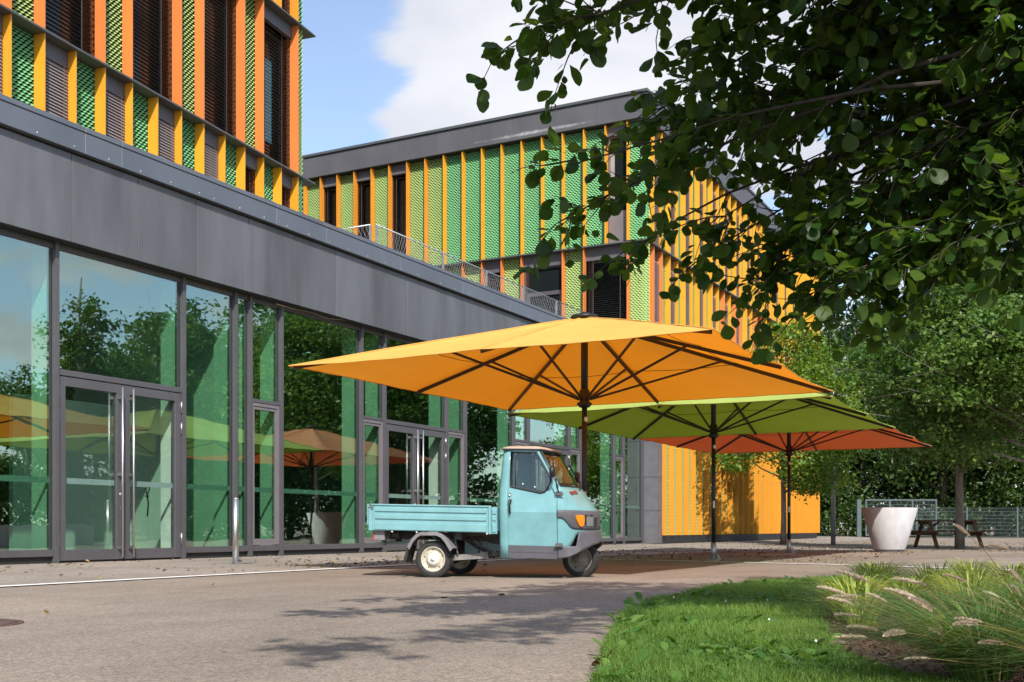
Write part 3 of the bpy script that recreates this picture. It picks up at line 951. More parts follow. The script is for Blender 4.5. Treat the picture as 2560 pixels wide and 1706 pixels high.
# ================================================================== parasols
def parasol(loc, mat, label, ZE=2.36):
    t = thing('parasol', label, 'parasol', loc, 0, 'square parasols in a row in front of the hall')
    HX, HY, ZT = 2.47, 2.63, 3.13
    def P(a, f):
        """a: 0..8 around the square (corners at odd), f: 0..1 from top to edge"""
        k = int(a) % 8
        pts = [(1, 0), (1, 1), (0, 1), (-1, 1), (-1, 0), (-1, -1), (0, -1), (1, -1)]
        p, q = pts[k], pts[(k + 1) % 8]
        w = a - int(a)
        x, y = p[0] + (q[0] - p[0]) * w, p[1] + (q[1] - p[1]) * w
        pull = 1 - .022 * math.sin(math.pi * w) * f
        z = ZT - (ZT - ZE) * (f ** 1.04) - .035 * math.sin(math.pi * w) * math.sin(math.pi * min(1, f * .95)) + .003 * math.sin(23 * a + 9 * f) * f + .002 * math.sin(41 * f + 5 * a)
        return Vector((x * HX * f * pull, y * HY * f * pull, z))
    nr, na = 22, 96
    V, F = [], []
    for i in range(nr + 1):
        f = .03 + .97 * i / nr
        for j in range(na):
            V.append(P(8 * j / na, f))
    for i in range(nr):
        for j in range(na):
            j2 = (j + 1) % na
            F.append((i * na + j, i * na + j2, (i + 1) * na + j2, (i + 1) * na + j))
    link(c := bpy.data.objects.new('canopy', fast_mesh('canopy', V, F, mat, smooth=True)))
    c.parent = t
    hem = [P(8 * j / na, 1.0) for j in range(na)]
    MB().tube(hem + [hem[0]], .006, 4, cap=False).build('hem', mat, c)
    cord = [P(8 * j / na, .60) + Vector((0, 0, -.012)) for j in range(na)]
    MB().tube(cord + [cord[0]], .004, 3, cap=False).build('seam', M['pole'], c)
    for j in range(8):
        MB().tube([P(j, .05 + .95 * q / 8) + Vector((0, 0, .004)) for q in range(9)], .006, 4, cap=False).build('seam', mat, c)
        a = P(j, .06) - Vector((0, 0, .05))
        b = P(j, .985) - Vector((0, 0, .028))
        m_ = P(j, .53) - Vector((0, 0, .055))
        rb = MB().beam(a, b, .025, .042).build('rib', M['pole'], t)
        d = Vector((m_.x, m_.y, 0)).normalized()
        MB().beam(Vector((0, 0, 2.12)) + d * .075, m_, .018, .028).build('strut', M['pole'], rb)
    MB().tube([(0, 0, .02), (0, 0, 2.2)], .034, 16).tube([(0, 0, 2.2), (0, 0, 3.1)], .044, 16).build('pole', M['pole'], t)
    MB().lathe([(.0, 2.02), (.06, 2.02), (.09, 2.05), (.095, 2.07), (.06, 2.09), (.065, 2.22), (.045, 2.25)], 20).build('hub', M['pole'], t)
    MB().lathe([(.0, 3.20), (.05, 3.19), (.06, 3.16), (.16, 3.15), (.175, 3.13), (.16, 3.115), (0, 3.11)], 24).build('cap', M['black'], t)
    b = MB().tube([(0, 0, 0), (0, 0, .29)], .047, 16).lathe([(0, .012), (.12, .012), (.125, 0)], 20).beam((.05, -.02, .02), (.14, -.06, .02), .03, .05).tube([(.12, -.05, .03), (.07, -.03, .12)], .012, 8)
    b.build('base_sleeve', M['galv'], t)
    dcam = (-Vector(loc)).normalized()
    s = MB()
    ang = math.atan2(dcam.y, dcam.x)
    for k in range(4):
        a0, a1 = ang - .5 + .25 * k + .2, ang - .25 + .25 * k + .2
        s.add([(.0352 * math.cos(a0), .0352 * math.sin(a0), .86), (.0352 * math.cos(a1), .0352 * math.sin(a1), .86),
               (.0352 * math.cos(a1), .0352 * math.sin(a1), .98), (.0352 * math.cos(a0), .0352 * math.sin(a0), .98)], [(0, 1, 2, 3)])
    s.build('label_plate', M['sticker'], t)
    ca = Vector((math.cos(ang + .5), math.sin(ang + .5), 0))
    e = ca.cross(Vector((0, 0, 1)))
    vs = [ca * .0365 + Vector((0, 0, 1.87)) + e * .026 * math.cos(q * math.pi / 6) + Vector((0, 0, .032 * math.sin(q * math.pi / 6))) for q in range(12)]
    MB().prism(vs, ca * .003).build('badge', M['sticker'], t)
    return t
parasol((-5.58, 12.50, 0), M['can_y'], 'large open yellow parasol standing behind the light blue three-wheeled truck')
parasol((-5.58, 17.71, 0), M['can_g'], 'large open lime green parasol between the yellow and the orange one', 2.29)
parasol((-5.62, 22.95, 0), M['can_o'], 'large open orange parasol farthest from the camera, nearest the concrete planter', 2.31)

# ================================================================== bollard, planter, manhole, pole, table
t = thing('bollard', 'brushed steel bollard standing on the paving before the glass front', 'bollard', (-10.58, 11.83, .052))
MB().tube([(0, 0, 0), (0, 0, .89)], .043, 24).lathe([(.043, .89), (.042, .898), (0, .90)], 24).build('post', M['steel'], t)
MB().lathe([(0, .004), (.11, .004), (.11, 0)], 20).box(-.3, .25, -.12, .12, 0, .007).build('foot_plate', M['galv'], t)

pl = C2W(8.38, 24.6, 0)
t = thing('planter', 'big conical white concrete planter tapering to a narrow foot', 'planter', pl)
MB().lathe([(0, .05), (.335, .05), (.34, .065), (.60, .97), (.585, .98), (.53, .97), (.48, .80), (0, .78)], 48).build('bowl', M['concrete'], t)
MB().lathe([(0, 0), (.30, 0), (.30, .04), (.28, .05)], 40).build('foot', M['concrete'], t)
MB().lathe([(.342, .046), (.342, .058)], 40).build('shade_ring', M['frame_dark'], t)  # black ring painted as the line of shade between bowl and foot
MB().lathe([(0, .86), (.49, .84)], 24).build('soil', M['soil'], t)

t = thing('manhole_cover', 'rusty round manhole cover set in the asphalt at the left edge', 'manhole', C2W(-3.03, 6.1, 0))
MB().lathe([(0, .012), (.27, .012), (.28, .006), (.28, 0)], 36).build('lid', M['rust'], t)
r_ = MB().lathe([(.285, .0), (.285, .006), (.315, .006), (.315, 0)], 36)
r_.build('ring', M['rust'], t)

lp = C2W(10.15, 35.0, 0)
t = thing('loudspeaker_pole', 'slim grey pole with loudspeaker horns beside the orange wall', 'pole', lp)
MB().tube([(0, 0, 0), (0, 0, 3.2), (0, 0, 6.0)], [.075, .062, .045], 14).build('pole', M['galv'], t)
hd = C2W(1, -.45, 0).normalized()
for hz, hl in ((5.78, .34), (5.45, .26), (4.72, .28)):
    h = MB()
    a = Vector((0, 0, hz)) + hd * .05
    pr = [(0, .035), (.08, .04), (.16, .06), (.26, .11), (.34, .17), (.35, .175)]
    pts = [a + hd * (q * hl / .34) for q, _ in pr]
    h.tube(pts, [r * hl / .34 for _, r in pr], 18)
    h.build('horn', M['concrete'], t)

def picnic(loc, rz):
    t = thing('picnic_table', 'brown wooden picnic table with attached benches beside the tree trunk', 'table', loc, rz)
    pk = cached('plank', lambda: MB().box(-.98, .98, -.066, .066, 0, .038).mesh('plank', M['wood']))
    for k in range(5):
        inst(pk, 'tabletop_plank', t, (random.uniform(-.01, .01), -.29 + .145 * k, .72), scale=(.88, 1, 1))
    for s in (-1, 1):
        for k in range(2):
            inst(pk, 'bench_plank', t, (random.uniform(-.01, .01), s * (.66 + .145 * k), .43))
    for x in (-.62, .62):
        MB().box(x - .022, x + .022, -.84, .84, .33, .43).build('bench_bearer', M['wood'], t)
        MB().box(x - .022, x + .022, -.36, .36, .63, .72).build('table_bearer', M['wood'], t)
        for s in (-1, 1):
            MB().beam((x + .046, s * .72, 0), (x + .046, s * .22, .72), .045, .095, up=(1, 0, 0)).build('leg', M['wood'], t)
        MB().beam((x, 0, .40), (x * .35, 0, .70), .04, .07, up=(0, 1, 0)).build('brace', M['wood'], t)
    return t
tl = C2W(12.0, 30.6, 0)
picnic(tl, TH + R(3))

# ================================================================== fence and gate far behind
def at_cam(cx, cz, z=0):
    return C2W(cx, cz, z)
FZ = 62.0
fo = C2W(26, FZ, 0)
fence = thing('mesh_fence', 'long grey-green wire mesh fence on slim posts before the trees', 'fence', fo, TH)
pm = MB().box(-.045, .045, -.045, .045, 0, 1.72).mesh('post', M['fence'])
xs = [-9.0 + 2.82 * i for i in range(0, 12)]
for x in xs:
    if not (17.3 < x + 26 < 22.6):
        inst(pm, 'post', fence, (x, 0, 0))
def wire_panel(w, h, z0):
    V, F = [], []
    def bar(x0, x1, a0, a1, d):
        b = len(V)
        V.extend([(x0, -d, a0), (x1, -d, a0), (x1, -d, a1), (x0, -d, a1), (x0, d, a0), (x1, d, a0), (x1, d, a1), (x0, d, a1)])
        F.extend([(b, b + 1, b + 2, b + 3), (b + 4, b + 7, b + 6, b + 5), (b, b + 3, b + 7, b + 4), (b + 1, b + 5, b + 6, b + 2)])
    n = int(w / .06)
    for i in range(n + 1):
        bar(i * w / n - .004, i * w / n + .004, z0, z0 + h, .004)
    m = int(round(h / .2))
    for i in range(m + 1):
        bar(0, w, z0 + i * h / m - .009, z0 + i * h / m + .009, .01)
    return fast_mesh('wire_panel', V, F, M['fence'])
wp = wire_panel(2.74, 1.6, .06)
for x in xs[:-1]:
    if not (16.6 < x + 26 < 20.0):
        inst(wp, 'wire_panel', fence, (x + .04, 0, 0))
gate = thing('sliding_gate', 'tall framed sliding mesh gate behind the concrete planter', 'gate', C2W(18.7, 58.5, 0), TH)
gf = MB()
for x in (0, 1.25, 2.45, 3.7):
    gf.box(x - .04, x + .04, -.03, .03, .12, 2.05)
for z in (.12, 1.98):
    gf.box(-.04, 3.74, -.032, .032, z, z + .08)
gf.build('gate_frame', M['fence'], gate)
gp = wire_panel(3.6, 1.75, .22)
inst(gp, 'wire_panel', gate, (.04, 0, 0))
MB().box(-.50, -.28, -.11, .11, 0, 2.05).build('gate_post', M['fence'], gate)

# ================================================================== plants
def leaf_quads(C, n_per, sig, size, aspect=.62, up=.35, seed=1, flat=1.0):
    """leaf-sized folded quads gathered round the clump centres C"""
    r = np.random.default_rng(seed)
    n = len(C) * n_per
    base = np.repeat(C, n_per, 0) + r.normal(size=(n, 3)) * np.array([sig, sig, sig * flat])
    nrm = r.normal(size=(n, 3)); nrm[:, 2] = np.abs(nrm[:, 2]) + up
    nrm /= np.linalg.norm(nrm, axis=1, keepdims=True)
    d = r.normal(size=(n, 3)); d[:, 2] -= .3
    d -= nrm * (d * nrm).sum(1, keepdims=True)
    d /= np.linalg.norm(d, axis=1, keepdims=True)
    s = np.cross(nrm, d)
    L_ = size * r.uniform(.65, 1.25, (n, 1))
    Wd = L_ * aspect * .5
    V = np.empty((n, 4, 3))
    V[:, 0] = base
    V[:, 1] = base + d * L_ * .5 + s * Wd + nrm * L_ * .06
    V[:, 2] = base + d * L_ - nrm * L_ * .06
    V[:, 3] = base + d * L_ * .5 - s * Wd + nrm * L_ * .06
    F = np.arange(n * 4).reshape(n, 4)
    tint = np.repeat(np.clip(np.repeat(r.uniform(0, 1, len(C)), n_per) * .55 + r.uniform(0, .45, n), 0, 1), 4)
    return V.reshape(-1, 3), F, tint
def crown_centres(n, rad, zc, hz, seed, lumps=9, hollow=.35, taper=0.0):
    r = np.random.default_rng(seed)
    # big lobes carry the small clumps, so the outline is uneven with gaps
    lob = []
    for i in range(lumps):
        a = r.uniform(0, 2 * math.pi); e = r.uniform(-.9, 1.0)
        q = math.sqrt(max(0, 1 - e * e)) * (1 - taper * (e + 1) / 2)
        k = r.uniform(.55, .95)
        lob.append((q * math.cos(a) * rad * k, q * math.sin(a) * rad * k, zc + e * hz * k, r.uniform(.28, .48) * rad))
    out_ = []
    while len(out_) < n:
        lx, ly, lz, lr = lob[r.integers(len(lob))]
        p = r.normal(size=3); p /= np.linalg.norm(p)
        q = lr * (r.uniform(hollow, 1.0) ** .5) * r.uniform(.75, 1.15)
        p = np.array([lx + p[0] * q, ly + p[1] * q, lz + p[2] * q * .72])
        if p[2] > zc - hz * 1.05:
            out_.append(p)
    return np.array(out_), lob
def trunk_mesh(h, r0, lob, seed, lean=.0, fork=.35):
    r = random.Random(seed)
    mb = MB()
    pts = [(r.uniform(-.02, .02) + lean * q * q, r.uniform(-.02, .02), h * q) for q in (0, .15, .35, .6, .85, 1)]
    mb.tube(pts, [r0 * 1.25, r0, r0 * .9, r0 * .7, r0 * .45, r0 * .15], 12)
    for lx, ly, lz, lr in lob:
        z0 = min(h * .9, max(h * fork, lz * .72))
        k = z0 / h
        a = Vector((lean * k * k, 0, z0))
        b = Vector((lx, ly, lz))
        m_ = a.lerp(b, .5) + Vector((0, 0, -.06 * (b - a).length))
        mb.tube([a, m_, b], [r0 * .38, r0 * .24, r0 * .08], 6)
        for _ in range(4):
            c = b + Vector((r.gauss(0, 1), r.gauss(0, 1), r.gauss(0, .7))) * lr * .7
            mb.tube([m_.lerp(b, r.random()), c], [r0 * .1, r0 * .03], 4)
    return mb.mesh('trunk', M['bark'])
def make_tree(name, label, cat, loc, rad, zc, hz, h, r0, n, per, sig, size, mat, seed, lumps=12, group=None, rz=0, taper=0.0, hollow=.35, flat=.6, fork=.3):
    C, lob = crown_centres(n, rad, zc, hz, seed, lumps, hollow, taper)
    V, F, T = leaf_quads(C, per, sig, size, seed=seed, flat=flat)
    t = thing(name, label, cat, loc, rz, group)
    inst(trunk_mesh(h, r0, lob, seed, fork=fork), 'trunk', t)
    o = inst(fast_mesh('crown', V, F, M[mat], T), 'crown', t)
    return t
# young tree before the orange wall, two street trees on the right
make_tree('street_tree', 'small bright green tree before the orange wall behind the parasols', 'tree', C2W(8.72, 35.6, 0), 2.6, 4.25, 2.75, 5.6, .085, 820, 28, .18, .135, 'leaf_bright', 11, 22, fork=.3, hollow=.5)
make_tree('street_tree', 'leafy street tree with its trunk right beside the picnic table', 'tree', C2W(11.6, 28.7, 0), 2.9, 4.5, 3.3, 6.4, .105, 1150, 30, .19, .135, 'leaf_small', 12, 34, fork=.26, taper=.45, hollow=.5)
make_tree('street_tree', 'leafy street tree at the right edge, nearest the camera of its pair', 'tree', C2W(12.15, 26.0, 0), 2.8, 4.7, 3.1, 6.6, .095, 1150, 30, .19, .135, 'leaf_small', 13, 34, fork=.3, taper=.4, hollow=.5)
# tall wood beyond the fence and along the lawn's far side (mirrored in the glass)
protos = []
M['leaf_wood'] = leaf_mat('leaf_wood', (0.013, 0.042, 0.010), (0.075, 0.135, 0.028), 0.28)  # darker copy of the mirrored trees' leaf colour, for trees seen directly
protos_d = []
for s in range(3):
    C, lob = crown_centres(520, 4.6, 8.6, 7.4, 40 + s, 26, .3, .45)
    V, F, T = leaf_quads(C, 26, .42, .36, seed=40 + s, flat=.7)
    tm_ = trunk_mesh(14.5, .24, lob, 40 + s, fork=.12)
    protos.append((fast_mesh('crown', V, F, M['leaf_dark'], T), tm_))
    protos_d.append((fast_mesh('crown', V, F, M['leaf_wood'], T), tm_))
def wood_tree(loc, s, k, rz, label, group='tall dark trees beyond the fence'):
    protos_ = protos_d if 'beyond' in group else protos
    t = thing('woodland_tree', label, 'tree', loc, rz, group)
    a = inst(protos_[s][1], 'trunk', t, scale=(k, k, k))
    b = inst(protos_[s][0], 'crown', t, scale=(k, k, k))
    return t
direct = [(13.0, 70, .80), (17.0, 67, 1.0), (21.5, 68, 1.12), (25.5, 65.5, 1.0), (29.5, 67, 1.1), (34, 66, 1.0), (15.5, 78, 1.05), (24, 77, 1.2), (31, 78, 1.15), (38, 72, 1.1)]
dl = {1: 'dark tree rising just beyond the far end of the orange wall', 2: 'tall dark tree behind the sliding gate and the concrete planter',
      3: 'tall dark tree filling the view behind the left one of the two street trees', 4: 'tall dark tree behind the street tree at the right edge'}
for i, (cx_, cz_, k) in enumerate(direct):
    wood_tree(C2W(cx_, cz_, -.3 - 1.2 * k), i % 3, k, i * 1.3, dl.get(i, 'dark green tree deep in the wood, mostly hidden by the trees before it'))
mir = [(14, 21, 5.8), (14.5, 26, 6.2), (14, 30, 6.9), (14.6, 34, 8.7), (14, 36.8, 10.2), (14.5, 40, 11.4), (14, 43.5, 12.2), (15, 47.5, 12.4), (14.5, 52, 13.2), (16, 58, 14.2), (15, 65, 15), (18, 17, 6), (20, 11, 6), (21, 4, 6.5), (22, -3, 6.5), (19, 42, 13), (20, 50, 14)]
for i, (x, y, k) in enumerate(mir):
    k = k / 14.4
    wood_tree((x, y, -1.6 * k), (i + 1) % 3, k, i * 2.1, 'dark leafy tree across the lawn seen mirrored in the hall glass', 'trees mirrored in the glass')
# the lone airy tree that stands up in the mirrored sky
C, lob = crown_centres(170, 2.0, 8.8, 4.6, 77, 18, .5, .8)
V, F, T = leaf_quads(C, 26, .28, .22, seed=77)
t = thing('airy_tree', 'slender airy tree standing above the others in the left panes', 'tree', (14.0, 32.6, -2.2))
inst(trunk_mesh(13.2, .17, lob, 77, fork=.2), 'trunk', t)
inst(fast_mesh('crown', V, F, M['leaf_dark'], T), 'crown', t)
# undergrowth behind the fence
r = np.random.default_rng(5)
C = []
for i in range(900):
    C.append(C2W(r.uniform(9.5, 46), r.uniform(67, 71), abs(r.normal()) * 3.0 + .2))
for i in range(1000):
    u = r.uniform(9.5, 46)
    C.append(C2W(u, r.uniform(62.8, 66.5), abs(r.normal()) * 1.7 + .2))
V, F, T = leaf_quads(np.array(C), 30, .38, .24, seed=5)
o = link(bpy.data.objects.new('undergrowth', fast_mesh('undergrowth', V, F, M['leaf_wood'], T)))
tag(o, 'dark bushes and brambles growing behind the mesh fence', 'bushes', kind='stuff')
C = [(r.uniform(12.2, 15), r.uniform(-12, 68), abs(r.normal()) * 1.5 + .15) for i in range(1100)]
V, F, T = leaf_quads(np.array(C), 26, .45, .27, seed=6)
o = link(bpy.data.objects.new('undergrowth', fast_mesh('undergrowth', V, F, M['leaf_dark'], T)))
tag(o, 'bushes under the trees across the lawn, mirrored in the hall glass', 'bushes', kind='stuff')

# ================================================================== three-wheeled truck. local axes: x forward, y to its left, z up; the side seen is its right (y < 0)
M['teal'] = pmat('teal_paint', (0.170, 0.375, 0.400), 0.30, scale=5.5, amt=0.12, spec=0.5, coat=0.4)
M['roof_beige'] = pmat('roof_beige', (0.47, 0.40, 0.33), 0.4, amt=0.08)  # one even beige, unlike the teal body
M['plastic'] = pmat('grey_plastic', (0.095, 0.095, 0.108), 0.6, scale=6, amt=0.15)
M['guard'] = pmat('guard_plastic', (0.20, 0.19, 0.20), 0.6, scale=8, amt=0.2)
M['rubber'] = pmat('tyre_rubber', (0.028, 0.028, 0.028), 0.8, scale=12, amt=0.3, bump=0.5, bscale=70)
M['rim_c'] = pmat('cream_rim', (0.46, 0.42, 0.33), 0.5, scale=16, amt=0.35)
M['rim_g'] = pmat('grey_rim', (0.22, 0.21, 0.19), 0.55, scale=16, amt=0.3)
M['cap_w'] = pmat('hub_cap', (0.60, 0.60, 0.55), 0.45, amt=0.1)
M['chassis'] = pmat('dirty_chassis', (0.05, 0.042, 0.038), 0.8, scale=9, amt=0.4)
M['chassis_t'] = pmat('faded_teal', (0.16, 0.24, 0.24), 0.6, scale=7, amt=0.3)
M['rustarm'] = pmat('rusty_arm', (0.20, 0.19, 0.18), 0.7, scale=10, amt=0.45)
M['amber'] = pmat('amber_lens', (0.85, 0.24, 0.01), 0.15, spec=0.7, amt=0.15, scale=25)
M['red'] = pmat('red_lens', (0.55, 0.04, 0.02), 0.2)
M['redtext'] = pmat('red_lettering', (0.28, 0.03, 0.02), 0.4)
M['car_glass'] = glass_mat('car_glass', (0.80, 0.84, 0.82), 0.05, 0.0, 0.8)
M['cabin'] = pmat('cabin_trim', (0.22, 0.21, 0.20), 0.8)
M['seat'] = pmat('seat_vinyl', (0.04, 0.04, 0.045), 0.6)
TL = .022
def tilt(mb):
    mb.v = [(x, y, z - TL * x) for x, y, z in mb.v]
    return mb
truck = thing('three_wheeled_truck', 'light blue three-wheeled pickup truck parked under the yellow parasol', 'truck', (-6.429, 10.657, 0), TH - R(14))
def tp(mb, name, mat, parent=None, bevel=0, seg=1, tilted=True):
    if tilted:
        tilt(mb)
    return mb.build(name, M[mat] if isinstance(mat, str) else mat, parent or truck, (0, 0, 0), bevel, seg)
def sw(z):
    return .60 - (.732 - z) * .105 if z <= .732 else .60 - (z - .732) * .098
CK = {.23: [(1.37, .548), (1.43, .525), (1.51, .45), (1.595, .33), (1.655, .165), (1.675, 0)],
      .74: [(1.37, .60), (1.44, .575), (1.53, .485), (1.62, .345), (1.68, .17), (1.70, 0)],
      1.0: [(1.37, .574), (1.395, .555), (1.418, .50), (1.455, .36), (1.49, .18), (1.505, 0)],
      1.385: [(1.156, .536), (1.172, .525), (1.185, .48), (1.21, .34), (1.24, .18), (1.25, 0)]}
CZ = sorted(CK)
def cont(s, z):
    """point of the cab's front contour; s runs 0 (right door edge) .. 5 (nose) .. 10 (left door edge)"""
    left = s > 5
    q = 10 - s if left else s
    for a, b in zip(CZ, CZ[1:]):
        if z <= b or b == CZ[-1]:
            break
    w = max(0, (z - a) / (b - a))
    i = min(int(q), 4)
    t = q - i
    def ev(K):
        p0, p1, p2, p3 = K[max(i - 1, 0)], K[i], K[i + 1], K[min(i + 2, 5)]
        if i == 4:
            p3 = (K[4][0], -K[4][1])
        f = lambda u: .5 * (2 * p1[u] + (p2[u] - p0[u]) * t + (2 * p0[u] - 5 * p1[u] + 4 * p2[u] - p3[u]) * t * t + (3 * p1[u] - p0[u] - 3 * p2[u] + p3[u]) * t ** 3)
        return f(0), f(1)
    A, B = ev(CK[a]), ev(CK[b])
    x, y = A[0] + (B[0] - A[0]) * w, A[1] + (B[1] - A[1]) * w
    return Vector((x, y if left else -y, z))
def cont_n(s, z):
    e = .05
    a = cont(min(10, s + e), z) - cont(max(0, s - e), z)
    b = cont(s, z + .02) - cont(s, z - .02)
    n = a.cross(b).normalized()
    return n
def sheet(fn, us, vs_, off=0.0, smooth=True):
    mb = MB()
    V = [fn(u, v) for v in vs_ for u in us]
    n = len(us)
    F = [(j * n + i, j * n + i + 1, (j + 1) * n + i + 1, (j + 1) * n + i) for j in range(len(vs_) - 1) for i in range(n - 1)]
    return mb.add(V, F, 0, smooth)
def solid(o, t, off=-1):
    m_ = o.modifiers.new('solid', 'SOLIDIFY')
    m_.thickness = t
    m_.offset = off
    return o
fr = lambda a, b, n: [a + (b - a) * i / n for i in range(n + 1)]
# front shell
def shell_pt(s, v):
    if v < 0:
        q = 10 - s if s > 5 else s
        zb = float(np.interp(q, [0, 1.0, 1.6, 2.0, 2.3, 5], [.26, .29, .345, .42, .50, .51]))
        return cont(s, zb + (.70 - zb) * (v + 1))
    return cont(s, .74 + .26 * v)
shell = tp(sheet(shell_pt, fr(0, 10, 40), fr(-1, -.2, 4) + fr(0, 1, 5)), 'cab_front', 'teal')
solid(shell, .012)
for sgn in (0, 1):
    S = fr(0, 1.15, 4) if sgn == 0 else fr(8.85, 10, 4)
    solid(tp(sheet(cont, S, fr(1.0, 1.385, 6)), 'pillar', 'teal'), .03)
ws = tp(sheet(lambda s, z: cont(s, z) - cont_n(s, z) * .006, fr(1.15, 8.85, 24), fr(1.0, 1.375, 6)), 'windscreen', 'car_glass')
solid(ws, .006)
edge = [cont(s, 1.003) for s in fr(1.12, 8.88, 24)] + [cont(8.88, z) for z in fr(1.03, 1.37, 5)] + [cont(s, 1.375) for s in fr(8.88, 1.12, 24)] + [cont(1.12, z) for z in fr(1.34, 1.0, 5)]
tp(MB().tube(edge, .010, 6), 'rubber_seal', 'frame_dark', ws)
tp(MB().tube([cont(4.0, .985) + Vector((.03, 0, 0)), cont(4.8, 1.01) + Vector((.028, 0, 0)), cont(6.8, 1.10) + Vector((.025, 0, 0)), cont(7.6, 1.16) + Vector((.03, 0, 0))], .006, 6).tube([cont(8.2, 1.04) + Vector((.03, 0, 0)), cont(7.6, 1.18) + Vector((.028, 0, 0)), cont(7.2, 1.27) + Vector((.025, 0, 0))], .008, 6), 'wiper', 'black', ws)
# rear of the cab
def rear_pt(u, z):
    K = [(.84, .60), (.80, .60), (.762, .585), (.742, .54), (.735, .45), (.735, 0)]
    left = u > 5
    q = 10 - u if left else u
    i = min(int(q), 4)
    t = q - i
    x = K[i][0] + (K[i + 1][0] - K[i][0]) * t
    y = K[i][1] + (K[i + 1][1] - K[i][1]) * t
    y *= sw(z) / .60
    x += max(0, z - .95) * .095
    return Vector((x, y if left else -y, z))
rw = MB()
for us, vs_ in ((fr(0, 5, 10)[:10] + [4.5], fr(.233, 1.385, 8)), ([5.5] + fr(5.5, 10, 9)[1:], fr(.233, 1.385, 8)), ([4.5, 5.5], [.233, .95]), ([4.5, 5.5], [1.30, 1.385])):
    q = sheet(lambda u, z: rear_pt(u, z), us, vs_)
    rw.add(q.v, q.f, 0, True)
solid(tp(rw, 'cab_rear', 'teal'), .012, 1)
rp = rear_pt(5, 1.1)
tp(MB().box(rp.x + .005, rp.x + .011, -.23, .23, .95, 1.30), 'rear_window', 'car_glass')
# ribs on the rear corner post
for u in (1.35, 2.2):
    tp(MB().tube([rear_pt(u, z) + Vector((-.002, -.004, 0)) for z in fr(.25, 1.37, 8)], .007, 6), 'corner_rib', 'teal')
# roof
def roof_ring(grow, z):
    pts = [cont(s, 1.385) for s in fr(0, 10, 24)]
    pts += [Vector((.80, .545, 0)), Vector((.765, .50, 0)), Vector((.755, .0, 0)), Vector((.765, -.50, 0)), Vector((.80, -.545, 0))]
    c = Vector((.98, 0, 0))
    o_ = []
    for p in pts:
        d = Vector((p.x - c.x, p.y, 0))
        o_.append(Vector((c.x, 0, z)) + d * grow)
    return o_
rm = MB()
rings = [roof_ring(1.0, 1.378), roof_ring(1.045, 1.382), roof_ring(1.05, 1.392), roof_ring(1.0, 1.402), roof_ring(.85, 1.420), roof_ring(.5, 1.436), roof_ring(.02, 1.442)]
n_ = len(rings[0])
rm.add([p for q in rings for p in q], [(i * n_ + j, i * n_ + (j + 1) % n_, (i + 1) * n_ + (j + 1) % n_, (i + 1) * n_ + j) for i in range(len(rings) - 1) for j in range(n_)], 0, True)
roof = tp(rm, 'roof', 'roof_beige')
gut = roof_ring(1.048, 1.384)
tp(MB().tube(gut + [gut[0]], .007, 6, cap=False), 'gutter', 'plastic', roof)
